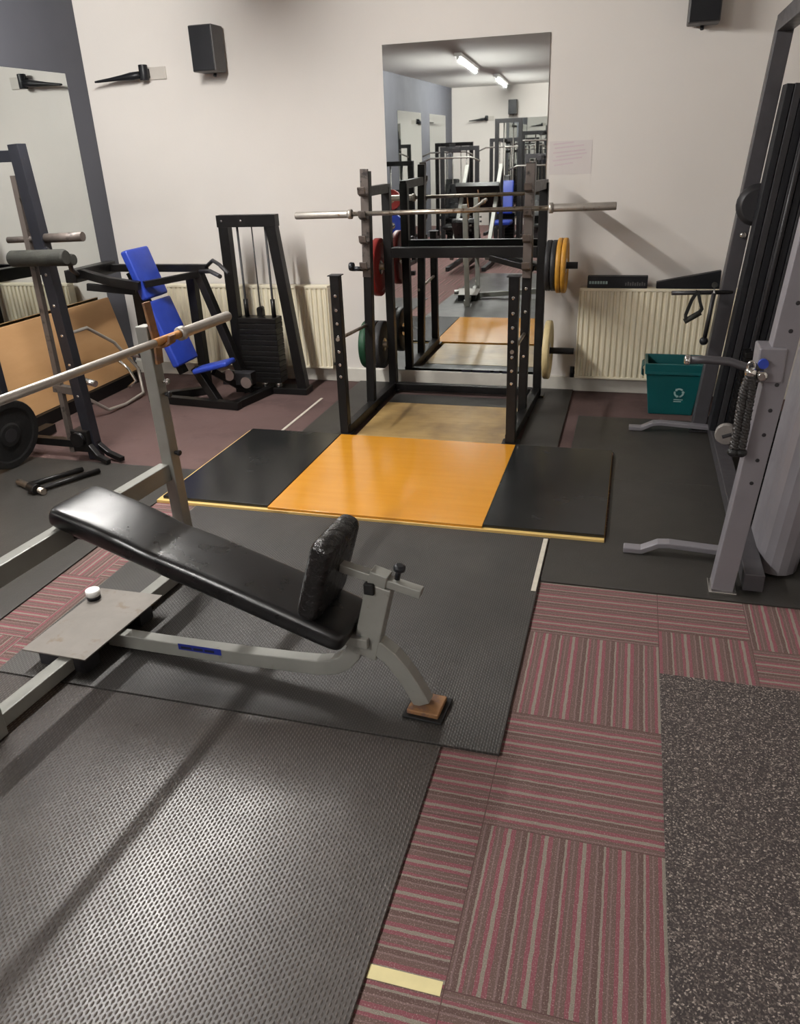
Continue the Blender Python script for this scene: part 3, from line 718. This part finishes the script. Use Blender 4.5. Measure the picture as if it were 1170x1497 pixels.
MB(o).lathe((-3.92, 4.6, 1.165), (1, 0, 0.02), [(0.035, 0), (0.04, 0.015), (0.04, 0.30), (0.035, 0.33)], 16).build('foam_grip', 'foam', PT)
MB(o).beam((-3.17, 5.22, 0.29), (-2.99, 5.18, 0.03), 0.07, 0.06, (0, 1, 0)).build('front_leg', 'black_metal', PT, 0.003)
MB(o).beam((-3.60, 5.2, 0.032), (-2.78, 5.12, 0.032), 0.06, 0.06).build('base_rail', 'black_metal', PT, 0.003)
MB(o).beam((-3.58, 5.24, 0.032), (-3.20, 5.5, 0.032), 0.06, 0.06).build('base_rail', 'black_metal', PT, 0.003)
MB(o).beam((-2.82, 5.13, 0.032), (-2.72, 5.58, 0.032), 0.06, 0.06).build('base_rail', 'black_metal', PT, 0.003)
MB(o).beam((-3.02, 5.22, 0.26), (-2.92, 5.4, 0.1), 0.05, 0.05).build('seat_strut', 'black_metal', PT, 0.003)
for p_, q_ in (((-2.93, 5.28, 0.22), (-2.93, 5.31, 0.22)), ((-2.80, 5.3, 0.16), (-2.80, 5.33, 0.16))):
    MB(o).lathe(p_, (0, 1, 0), [(0.045, 0), (0.036, 0.012), (0.045, 0.024)], 18).build('pulley', 'chrome', PT)
MB(o).beam((-3.03, 5.4, 0.17), (-2.78, 5.4, 0.17), 0.09, 0.1).build('pulley_housing', 'charcoal', PT, 0.004)
# weight stack frame
YS = 5.62
MB(o).beam((-2.985, YS, 0.0), (-2.985, YS, 1.30), 0.078, 0.075, (1, 0, 0)).build('stack_post', 'black_metal', PT, 0.003)
MB(o).beam((-2.455, YS, 0.0), (-2.60, YS, 1.30), 0.078, 0.075, (1, 0, 0)).build('stack_post', 'black_metal', PT, 0.003)
b = MB(o).bb(-3.032, -2.553, YS-0.04, YS+0.04, 1.275, 1.36)
for x in (-2.99, -2.83): b.cyl((x, YS-0.043, 1.32), (x, YS-0.038, 1.32), 0.008, 10, m=1)
b.build('stack_top_beam', ['black_metal', 'chrome'], PT, 0.003)
MB(o).bb(-3.03, -2.41, YS-0.07, YS+0.07, 0.002, 0.05).build('stack_base', 'black_metal', PT, 0.003)
for x in (-2.885, -2.655):
    MB(o).cyl((x, YS, 0.05), (x, YS, 1.275), 0.009, 10).build('guide_rod', 'charcoal', PT)
    MB(o).cyl((x, YS, 0.60), (x, YS, 0.74), 0.018, 12).build('rod_bush', 'black_metal', PT)
MB(o).cyl((-2.765, YS, 0.6), (-2.765, YS, 1.275), 0.005, 8).build('cable', 'charcoal', PT)
MB(o).bb(-2.79, -2.74, YS-0.02, YS+0.02, 0.61, 0.66).cyl((-2.765, YS-0.03, 0.665), (-2.765, YS+0.03, 0.665), 0.02, 14).build('cable_anchor', 'black_metal', PT)
for i in range(12):
    z = 0.095+i*0.0428
    MB(o).bb(-2.935-0.001*(i % 2), -2.615, YS-0.075, YS+0.055, z, z+0.0405).build('stack_plate', 'black_metal', PT, 0.004)
for x in (-2.9, -2.78, -2.66):
    MB(o).cyl((x, YS-0.03, 0.045), (x, YS-0.03, 0.1), 0.024, 12).build('buffer', 'chrome', PT)

# ------------------------------------------------------------------ left wall: plywood, hex bar, tall post machine
T = thing('plywood_sheet', 'tan plywood sheet leaning along the mirrored slate wall on a black sill', 'plywood sheet', (-4.05, 4.4, 0))
o = T.location
MB(o).prism([(-4.07, 2.6, 0.1), (-4.07, 5.75, 0.1), (-4.18, 5.69, 0.725), (-4.18, 2.6, 0.75)], (-0.022, 0, 0)).build('sheet', 'plywood', T, 0.002)
MB(o).bb(-4.22, -4.04, 2.6, 5.76, 0.001, 0.098).build('sill', 'black_metal', T, 0.003)

T = thing('hex_bar', 'grey steel hexagonal bar frame leaning against the tan plywood sheet', 'barbell', (-3.85, 5.05, 0.0))
o = T.location
def hx(y, z): return (-3.74-0.34*z, y, z+0.016)
hexp = [(5.055, 0.0), (5.32, 0.015), (5.395, 0.2), (5.26, 0.44), (5.04, 0.60), (4.80, 0.60), (4.66, 0.40), (4.70, 0.15), (4.85, 0.02)]
MB(o).path([hx(*p) for p in hexp], 0.0135, 10, closed=True).build('frame', 'bar_grey', T)
MB(o).cyl(hx(5.31, 0.34), (hx(5.31, 0.34)[0]+0.16, 5.36, 0.33), 0.024, 14).build('sleeve', 'chrome', T)
MB(o).cyl(hx(4.70, 0.30), (hx(4.70, 0.30)[0]+0.16, 4.68, 0.29), 0.024, 14).build('sleeve', 'chrome', T)
MB(o).path([hx(5.18, 0.10), (hx(5.18, 0.1)[0]+0.05, 5.22, 0.16), (hx(5.18, 0.25)[0]+0.05, 5.22, 0.26), hx(5.2, 0.32)], 0.013, 8).build('grip', 'chrome', T)

T = thing('post_machine', 'tall black post machine with foam roller at the left edge', 'exercise machine', (-3.28, 4.0, 0.0095))
o = T.location
o = Vector((-3.28, 4.0, 0.0))
b = MB(o).beam((-3.25, 4.0, 0.0), (-3.345, 4.0, 1.86), 0.07, 0.07, (1, 0, 0))
for z in (0.42, 0.62, 0.8, 0.98, 1.16): b.cyl((-3.25-0.051*z, 3.962, z), (-3.25-0.051*z, 3.967, z), 0.009, 10, m=1)
b.build('post', ['navy_metal', 'chrome'], T, 0.004)
MB(o).beam((-3.42, 4.0, 0.03), (-3.405, 4.0, 1.7), 0.035, 0.035, (1, 0, 0)).build('guide_rod', 'worn_steel', T, 0.002)
MB(o).beam((-3.345, 4.0, 1.80), (-3.9, 4.0, 1.80), 0.06, 0.06).build('top_arm', 'navy_metal', T, 0.003)
MB(o).cyl((-3.30, 4.0, 1.36), (-3.03, 4.0, 1.368), 0.026, 16).cyl((-3.55, 4.0, 1.352), (-3.30, 4.0, 1.36), 0.018, 16).build('weight_peg', 'worn_steel', T)
MB(o).lathe((-3.50, 3.93, 1.255), (1, 0, 0.02), [(0.038, 0), (0.046, 0.012), (0.046, 0.37), (0.038, 0.385)], 18).build('foam_roller', 'foam', T)
MB(o).beam((-3.34, 3.96, 1.255), (-3.27, 3.99, 1.3), 0.04, 0.04).build('roller_bracket', 'navy_metal', T, 0.002)
MB(o).beam((-3.22, 4.0, 0.09), (-3.92, 4.02, 0.09), 0.05, 0.05).build('base_beam', 'black_metal', T, 0.003)
MB(o).rpath([(-3.25, 4.02, 0.1), (-3.15, 4.0, 0.035), (-3.03, 3.96, 0.018)], 0.035, 0.03, (0.3, 1, 0)).build('foot', 'black_metal', T, 0.003)
MB(o).rpath([(-3.25, 3.95, 0.1), (-3.18, 3.93, 0.035), (-3.09, 3.9, 0.018)], 0.035, 0.03, (0.3, 1, 0)).build('foot', 'black_metal', T, 0.003)
MB(o).bb(-3.36, -3.24, 3.93, 4.05, 0.06, 0.2).lathe((-3.30, 3.925, 0.15), (0, -1, 0), [(0.05, 0), (0.04, 0.012), (0.05, 0.024)], 18).build('pulley_housing', 'black_metal', T, 0.004)
MB(o).bb(-3.95, -3.87, 3.6, 4.4, 0.0, 0.06).build('rear_foot', 'black_metal', T, 0.003)
MB(o).beam((-3.9, 4.02, 0.05), (-3.9, 4.0, 1.83), 0.06, 0.06, (1, 0, 0)).build('rear_post', 'navy_metal', T, 0.003)
MB(o).beam((-3.46, 4.0, 0.46), (-3.26, 4.0, 0.44), 0.04, 0.05).build('carriage', 'worn_steel', T, 0.003)

T = thing('weight_plate', 'black weight plate standing on the mat at the left edge, against the post machine', 'weight plate', (-3.66, 3.74, 0.232))
T.rotation_euler = (0, math.radians(8), math.radians(-8))
MB().lathe((-0.022, 0, 0), (1, 0, 0), [(0.026, 0), (0.07, 0), (0.08, 0.008), (0.17, 0.008), (0.18, 0), (0.215, 0), (0.222, 0.01), (0.222, 0.034), (0.215, 0.044), (0.18, 0.044), (0.17, 0.036), (0.08, 0.036), (0.07, 0.044), (0.026, 0.044)], 36).build('disc', 'rubber', T)
MB().lathe((-0.023, 0, 0), (1, 0, 0), [(0.045, 0), (0.045, 0.046)], 20).build('hub', 'charcoal', T)
T = thing('row_handle', 'low black steel handle frame lying on the mat left of the bench', 'exercise handle', (-3.2, 3.6, 0.01))
o = T.location
MB(o).cyl((-3.24, 3.42, 0.028), (-3.06, 3.76, 0.028), 0.015, 10).build('bar', 'black_metal', T)
MB(o).cyl((-3.36, 3.46, 0.028), (-3.18, 3.76, 0.028), 0.015, 10).build('bar', 'black_metal', T)
MB(o).cyl((-3.44, 3.50, 0.03), (-3.18, 3.40, 0.03), 0.02, 10).build('cross_bar', 'bar_steel', T)
MB(o).lathe((-3.30, 3.43, 0.04), (0.9, -0.35, 0), [(0.028, 0), (0.03, 0.01), (0.03, 0.07), (0.028, 0.08)], 14).build('clamp', 'black_metal', T)

# ------------------------------------------------------------------ cable machine at the right
CT = thing('cable_machine', 'tall grey cable crossover machine at the right edge, two leaning columns', 'exercise machine', (0.6, 4.1, 0.009))
o = CT.location
LN = 0.079
b = MB(o).beam((0.478, 3.12, 0.02), (0.478+LN*2.3, 3.12, 2.32), 0.084, 0.09, (1, 0, 0))
for z in (0.52, 0.617, 0.722, 0.82, 0.92, 1.12, 1.22): b.cyl((0.478+LN*z+0.005, 3.0735, z), (0.478+LN*z+0.005, 3.079, z), 0.0085, 12, m=1)
b.build('front_column', ['silver_lilac', 'charcoal'], CT, 0.005)
MB(o).bb(0.425, 0.535, 3.06, 3.18, 0.009, 0.022).build('base_plate', 'chrome', CT, 0.002)
MB(o).beam((0.505, 5.2, 0.02), (0.505+LN*2.3, 5.2, 2.32), 0.085, 0.1, (1, 0, 0)).build('rear_column', 'grey_black', CT, 0.005)
MB(o).bb(0.45, 0.56, 5.14, 5.26, 0.009, 0.022).build('base_plate', 'grey_black', CT, 0.002)
MB(o).beam((0.60, 3.1, 0.06), (0.60, 5.24, 0.06), 0.08, 0.08).build('base_beam', 'grey_black', CT, 0.004)
MB(o).beam((0.66, 3.12, 2.30), (0.68, 5.2, 2.30), 0.08, 0.08).build('top_beam', 'grey_black', CT, 0.004)
MB(o).beam((0.90, 3.1, 0.06), (0.90, 5.24, 0.06), 0.08, 0.08).build('base_beam', 'charcoal', CT, 0.004)
# shroud over the rear stack: black, with upright grooves
b = MB(o)
for i in range(9):
    x0 = 0.565+0.04*i
    b.beam((x0, 4.99, 0.1), (x0+LN*1.9, 4.99, 2.0), 0.036, 0.14+0.012*(i % 2), (1, 0, 0), m=i % 2)
b.build('rear_shroud', ['plastic', 'charcoal'], CT, 0.003)
b = MB(o)
secs = []
for i in range(9):
    a = math.pi*i/8
    secs.append((0.72-0.09*math.cos(a), 3.36-0.10*math.sin(a)))
pts = [(x, y) for x, y in secs]+[(0.81, 3.56), (0.63, 3.56)]
b.prism([(x, y, 0.02) for x, y in pts], (LN*1.78, 0, 1.78))
b.build('front_shroud', 'silver_lilac', CT)
for y in (3.66, 4.86):
    for x in (0.68, 0.80):
        MB(o).cyl((x, y, 0.1), (x+LN*2.1, y, 2.25), 0.011, 12).build('guide_rod', 'charcoal', CT)
    for i in range(14):
        z = 0.12+i*0.036
        MB(o).bb(0.63+LN*z, 0.85+LN*z, y-0.06, y+0.06, z, z+0.034).build('stack_plate', 'black_metal', CT, 0.003)
FOOT = [(0.07, 0.024), (0.15, 0.024), (0.222, 0.062), (0.27, 0.066), (0.43, 0.058), (0.58, 0.05)]
for y in (3.385, 5.13):
    MB(o).rpath([(x, y, z) for x, z in FOOT], 0.055, 0.026, (0, 1, 0)).build('stabiliser_foot', 'silver_lilac', CT, 0.004)
# lower carriage with its adjusting arm, pulley
MB(o).bb(0.475, 0.57, 3.06, 3.185, 0.93, 1.06).build('carriage', 'silver_lilac', CT, 0.006)
A = MB(o).path([(0.235, 3.09, 1.0), (0.30, 3.09, 1.003), (0.38, 3.085, 1.0), (0.44, 3.07, 0.985), (0.50, 3.07, 0.985)], 0.0155, 12).build('adjusting_arm', 'grey_black', CT)
MB(o).lathe((0.222, 3.09, 1.0), (1, 0, 0), [(0.013, 0), (0.019, 0.004), (0.019, 0.02)], 14).build('end_cap', 'chrome', A)
MB(o).lathe((0.49, 3.03, 0.965), (0, -1, 0), [(0.02, 0), (0.022, 0.01), (0.012, 0.02)], 14).build('knob', 'chrome', CT)
MB(o).lathe((0.49, 3.035, 1.01), (0, -1, 0), [(0.018, 0), (0.018, 0.015)], 14).build('blue_cap', 'blue_vinyl', CT)
MB(o).path([(0.40, 3.13, 0.69), (0.47, 3.12, 0.72), (0.53, 3.12, 0.74)], 0.016, 10).build('pulley_arm', 'charcoal', CT)
MB(o).lathe((0.41, 3.115, 0.70), (0.15, 1, 0), [(0.038, 0), (0.042, 0.004), (0.032, 0.014), (0.042, 0.024), (0.038, 0.028)], 22).build('pulley', 'clear_pulley', CT)
# upper carriage on the rear column
MB(o).lathe((0.665, 5.14, 1.40), (0, -1, 0), [(0.115, 0), (0.115, 0.03), (0.09, 0.06)], 24).build('upper_carriage', 'charcoal', CT, 0.004)
for z, x in ((1.235, 0.61), (1.30, 0.66), (1.46, 0.64)):
    MB(o).lathe((x, 5.14, z), (0, -1, 0), [(0.018, 0), (0.018, 0.02), (0.01, 0.03)], 12).build('bolt', 'chrome', CT)
MB(o).cyl((0.25, 5.10, 0.905), (0.60, 5.16, 0.905), 0.013, 12).build('attachment_peg', 'charcoal', CT)
# attachments that hang on the machine
def rope(label):
    T = thing('triceps_rope', label, 'cable attachment', (0.45, 3.02, 1.0))
    for s, top in ((-1, 0.0), (1, 0.0)):
        b = MB(); n = 44
        for k in range(3):
            pts = []
            for i in range(n+1):
                t = i/n; a = t*2*math.pi*9+k*2*math.pi/3
                cx = s*0.012*min(1, t*4)-0.005*t; r = 0.0105
                pts.append((cx+r*math.cos(a), r*math.sin(a)-0.005, -0.02-0.30*t))
            b.path(pts, 0.0095, 6)
        b.build('cord', 'braid', T)
        MB().lathe((s*0.012-0.005, -0.005, -0.318), (0, 0, -1), [(0.018, 0), (0.024, 0.008), (0.024, 0.02), (0.016, 0.028)], 14).build('end_stop', 'rubber', T)
    MB().path([(0.012*math.cos(a), 0, 0.002+0.018*math.sin(a)) for a in [2*math.pi*i/12 for i in range(12)]], 0.004, 8, closed=True).build('snap_hook', 'chrome', T)
    MB().lathe((0, -0.005, -0.005), (0, 0, -1), [(0.014, 0), (0.02, 0.006), (0.02, 0.022), (0.016, 0.028)], 14).build('ferrule', 'chrome', T)
rope('black braided triceps rope hanging from the near column of the cable machine')
T = thing('strap_handle', 'black strap handle looped over a peg in front of the right radiator', 'cable attachment', (0.40, 5.125, 0.90))
MB().rpath([(0.0, 0, 0.017), (-0.03, -0.005, -0.04), (-0.055, -0.005, -0.13), (-0.05, -0.005, -0.165)], 0.03, 0.018, (0, 1, 0)).rpath([(0.0, 0, 0.017), (0.02, -0.005, -0.05), (0.035, -0.005, -0.09), (0.02, -0.005, -0.12)], 0.03, 0.018, (0, 1, 0)).build('strap', 'rubber', T)
MB().cyl((-0.058, -0.005, -0.17), (0.03, -0.005, -0.112), 0.017, 12).build('grip', 'foam', T)
T = thing('single_grip_bar', 'short black hanging bar with a round end beside the strap handle', 'cable attachment', (0.49, 5.10, 0.90))
MB().cyl((0.0, -0.012, 0.01), (-0.022, -0.012, -0.27), 0.013, 12).build('bar', 'charcoal', T)
MB().ball((-0.024, -0.012, -0.28), 0.026).build('round_end', 'plastic', T)
MB().path([(0.0, 0.022*math.cos(a)+0.004, 0.006+0.022*math.sin(a)) for a in [2*math.pi*i/12 for i in range(12)]], 0.005, 8, closed=True).build('ring', 'chrome', T)

# ------------------------------------------------------------------ crate and things on the radiator
T = thing('recycling_crate', 'teal plastic recycling crate on the carpet in front of the right radiator', 'crate', (0.34, 5.62, 0.0))
def ring(z, hw, hd): return [Vector((sx*hw, sy*hd, z)) for sx, sy in ((-1, -1), (1, -1), (1, 1), (-1, 1))]
def shell(b, secs, m=0):
    vs = [];
    for s_ in secs: vs += s_
    fs = [(3, 2, 1, 0)]
    for i in range(len(secs)-1):
        for k in range(4): fs.append((i*4+k, i*4+(k+1) % 4, i*4+4+(k+1) % 4, i*4+4+k))
    e = (len(secs)-1)*4; fs.append((e, e+1, e+2, e+3)); b.add(vs, fs, m); return b
b = MB(); shell(b, [ring(0.002, 0.145, 0.11), ring(0.285, 0.180, 0.135), ring(0.30, 0.19, 0.142), ring(0.368, 0.194, 0.146), ring(0.368, 0.176, 0.13), ring(0.02, 0.14, 0.105)])
b.build('bin', 'teal', T, 0.005)
MB().rpath([(-0.198, -0.05, 0.355), (-0.21, -0.05, 0.345), (-0.212, -0.05, 0.29), (-0.198, -0.05, 0.28)], 0.16, 0.006, (0, 1, 0)).build('handle', 'teal', T, 0.002)
MB().bb(-0.19, 0.19, -0.1475, -0.141, 0.295, 0.312).build('rim_lip', 'teal', T, 0.002)
b = MB()
zc, xc = 0.165, 0.045
fr = lambda z: -0.11-(z/0.285)*0.025-0.0016
for k in range(3):
    a0 = math.radians(90+120*k-48); a1 = math.radians(90+120*k+36)
    seg = [a0+(a1-a0)*i/5 for i in range(6)]
    P_ = []
    for a in seg: P_.append((xc+0.034*math.cos(a), zc+0.034*math.sin(a)))
    for a in reversed(seg): P_.append((xc+0.022*math.cos(a), zc+0.022*math.sin(a)))
    n = len(P_)
    for i in range(5):
        q = [P_[i], P_[i+1], P_[n-2-i], P_[n-1-i]]
        b.add([(x, fr(z), z) for x, z in q], [(0, 1, 2, 3)])
    th = a1
    tri = [(xc+0.040*math.cos(th), zc+0.040*math.sin(th)), (xc+0.016*math.cos(th), zc+0.016*math.sin(th)), (xc+0.029*math.cos(th+0.5), zc+0.029*math.sin(th+0.5))]
    b.add([(x, fr(z), z) for x, z in tri], [(0, 1, 2)])
for i in range(2):
    z = 0.112-0.014*i
    b.add([(xc-0.03, fr(z), z), (xc+0.03-0.01*i, fr(z), z), (xc+0.03-0.01*i, fr(z+0.007), z+0.007), (xc-0.03, fr(z+0.007), z+0.007)], [(0, 1, 2, 3)])
b.build('recycling_mark', 'white_print', T)

T = thing('long_case', 'long black box with white lettering lying on the right radiator', 'case', (-0.088, YB-0.085, 0.797))
MB().bb(-0.208, 0.208, -0.03, 0.03, 0.001, 0.085).build('body', 'plastic', T, 0.004)
b = MB()
for i in range(7):
    x = -0.195+0.019*i
    b.add([(x, -0.031, 0.03), (x+0.014, -0.031, 0.03), (x+0.014, -0.031, 0.05), (x, -0.031, 0.05)], [(0, 1, 2, 3)])
b.build('lettering', 'white_print', T)
b = MB()
for i in range(9):
    x = 0.055+0.016*i
    b.add([(x, -0.031, 0.02), (x+0.01, -0.031, 0.02), (x+0.01, -0.031, 0.04+0.006*(i % 2)), (x, -0.031, 0.04+0.006*(i % 2))], [(0, 1, 2, 3)])
b.build('small_print', 'plastic_side', T)
T = thing('foam_wedge', 'black tapering wedge lying on the right radiator beside the long box', 'wedge', (0.39, YB-0.085, 0.797))
MB().prism([(-0.21, -0.03, 0.001), (0.21, -0.03, 0.001), (0.21, -0.03, 0.125), (-0.21, -0.03, 0.045)], (0, 0.06, 0)).build('wedge_body', 'plastic', T, 0.004)
MB().lathe((0.175, -0.031, 0.03), (0, -1, 0), [(0.02, 0), (0.02, 0.004)], 14).build('round_badge', 'chrome', T)

# ------------------------------------------------------------------ machines in the rear half of the room, seen in the tall mirror
def gym_tower(x, y, h, wd, label, m1, m2, pad=None, beam=None, rz=0.0):
    T = thing('gym_machine', label, 'exercise machine', (x, y, 0.001), rz)
    for s in (-1, 1):
        MB().bb(s*wd/2-0.035, s*wd/2+0.035, -0.035, 0.035, 0, h).build('post', m1, T, 0.003)
        MB().bb(s*wd/2-0.03, s*wd/2+0.03, -0.45, 0.75, 0, 0.06).build('base_rail', m1, T, 0.003)
    MB().bb(-wd/2-0.035, wd/2+0.035, -0.035, 0.035, h, h+0.07).build('top_beam', m1, T, 0.003)
    for s in (-1, 1): MB().cyl((s*wd*0.2, 0, 0.05), (s*wd*0.2, 0, h), 0.011, 8).build('guide_rod', 'chrome', T)
    for i in range(10):
        MB().bb(-wd*0.33, wd*0.33, -0.06, 0.06, 0.08+i*0.052, 0.128+i*0.052).build('stack_plate', 'black_metal', T)
    if beam:
        MB().bb(-0.035, 0.035, 0.035, beam, h-0.02, h+0.05).build('overhead_arm', m1, T, 0.003)
        MB().path([(-0.5, beam, h-0.16), (-0.35, beam, h-0.1), (0.35, beam, h-0.1), (0.5, beam, h-0.16)], 0.015, 8).build('pull_bar', 'chrome', T)
        MB().cyl((0, beam, h-0.1), (0, beam, h-0.015), 0.006, 8).build('cable', 'charcoal', T)
    if pad:
        pad_mesh((0, 0.34, 0.47), (0, 0.72, 0.47), (1, 0, 0), 0.32, 0.07, 0.02).build('seat', pad, T)
        pad_mesh((0, 0.31, 0.6), (0, 0.16, 1.15), (1, 0, 0), 0.28, 0.07, 0.02).build('backrest', pad, T)
        MB().bb(-0.035, 0.035, 0.06, 0.6, 0.36, 0.43).bb(-0.035, 0.035, 0.5, 0.57, 0.0, 0.36).build('seat_frame', m1, T, 0.003)
    return T
gym_tower(-3.05, -2.6, 1.68, 0.62, 'dark lat pulldown machine with long overhead bar, seen in the tall mirror', 'charcoal', 'chrome', 'black_vinyl', 0.75)
gym_tower(-2.3, -3.3, 2.1, 0.42, 'tall dark cable tower with blue seat near the far wall, seen in the mirror', 'charcoal', 'chrome', 'blue_vinyl', None)
gym_tower(-1.6, -2.5, 1.52, 0.5, 'grey framed stack machine at the right of the mirror reflection', 'grey_black', 'chrome', 'black_vinyl', 0.5)
gym_tower(-3.6, -4.7, 1.75, 0.7, 'black stack machine standing before the far wall, seen in the mirror', 'black_metal', 'chrome', 'black_vinyl', 0.6)
T = thing('leg_press', 'black and silver leg press with sloping sled rails, seen in the tall mirror', 'exercise machine', (-2.45, -1.0, 0.001))
for s in (-1, 1):
    MB().beam((s*0.28, 0.6, 0.15), (s*0.28, -0.7, 1.45), 0.06, 0.06, (1, 0, 0)).build('sled_rail', 'silver_paint', T, 0.003)
    MB().bb(s*0.28-0.03, s*0.28+0.03, -0.75, -0.69, 0, 1.42).build('rear_post', 'charcoal', T, 0.003)
    MB().bb(s*0.28-0.03, s*0.28+0.03, -0.75, 0.9, 0, 0.06).build('base_rail', 'charcoal', T, 0.003)
MB().box((0, -0.25, 1.02), (0.7, 0.08, 0.5), Matrix.Rotation(math.radians(-45), 3, 'X')).build('sled', 'black_metal', T, 0.004)
pad_mesh((0, 0.55, 0.3), (0, 0.95, 0.75), (1, 0, 0), 0.4, 0.09, 0.02).build('backrest', 'black_vinyl', T)
pad_mesh((0, 0.25, 0.32), (0, 0.52, 0.26), (1, 0, 0), 0.4, 0.08, 0.02).build('seat', 'black_vinyl', T)
MB().bb(-0.03, 0.03, 0.2, 0.9, 0.06, 0.22).build('seat_frame', 'charcoal', T, 0.003)
gym_tower(-3.75, -1.0, 1.5, 0.5, 'squat black stack machine beside the slate wall, seen left in the mirror', 'black_metal', 'chrome', 'black_vinyl', None)
gym_tower(-1.85, -4.9, 1.9, 0.8, 'wide dark cable frame near the far wall, seen right in the mirror', 'charcoal', 'chrome', None, 0.5)
gym_tower(-2.75, -5.9, 1.8, 0.6, 'dark stack machine against the far wall mirror, seen in the tall mirror', 'charcoal', 'chrome', 'black_vinyl', 0.4)
# plate tree with coloured plates, near the slate wall
T = thing('plate_tree', 'black plate tree by the slate wall, seen at the left of the mirror', 'plate tree', (-3.45, 0.25, 0.001))
MB().bb(-0.035, 0.035, -0.035, 0.035, 0, 1.2).build('post', 'black_metal', T, 0.003)
MB().bb(-0.3, 0.3, -0.04, 0.04, 0, 0.06).build('base_rail', 'black_metal', T, 0.003)
MB().bb(-0.04, 0.04, -0.3, 0.3, 0, 0.06).build('base_rail', 'black_metal', T, 0.003)
for z in (0.35, 0.72, 1.08):
    MB().cyl((0, 0.03, z), (0, 0.27, z), 0.024, 14).build('peg', 'chrome', T)
def tree_plate(z, R, y0, m, label):
    t = thing('weight_plate', label, 'weight plate', (-3.45, 0.25+y0, z), 0, 'weight plates on the plate tree')
    MB().lathe((0, 0, 0), (0, 1, 0), [(0.0262, 0), (R*.3, 0), (R*.34, 0.006), (R*.8, 0.006), (R*.84, 0), (R*.97, 0), (R, 0.006), (R, 0.042), (R*.97, 0.048), (R*.84, 0.048), (R*.8, 0.042), (R*.34, 0.042), (R*.3, 0.048), (0.0262, 0.048)], 32).build('disc', m, t)
    MB().lathe((0, -0.001, 0), (0, 1, 0), [(0.045, 0), (0.045, 0.05)], 18).build('hub', 'chrome', t)
tree_plate(0.35, 0.2, 0.07, 'red_rubber', 'red weight plate lowest on the plate tree, seen in the mirror')
tree_plate(0.72, 0.17, 0.07, 'blue_vinyl', 'blue weight plate in the middle of the plate tree, seen in the mirror')
tree_plate(1.08, 0.14, 0.07, 'red_rubber', 'small red weight plate topmost on the plate tree, seen in the mirror')
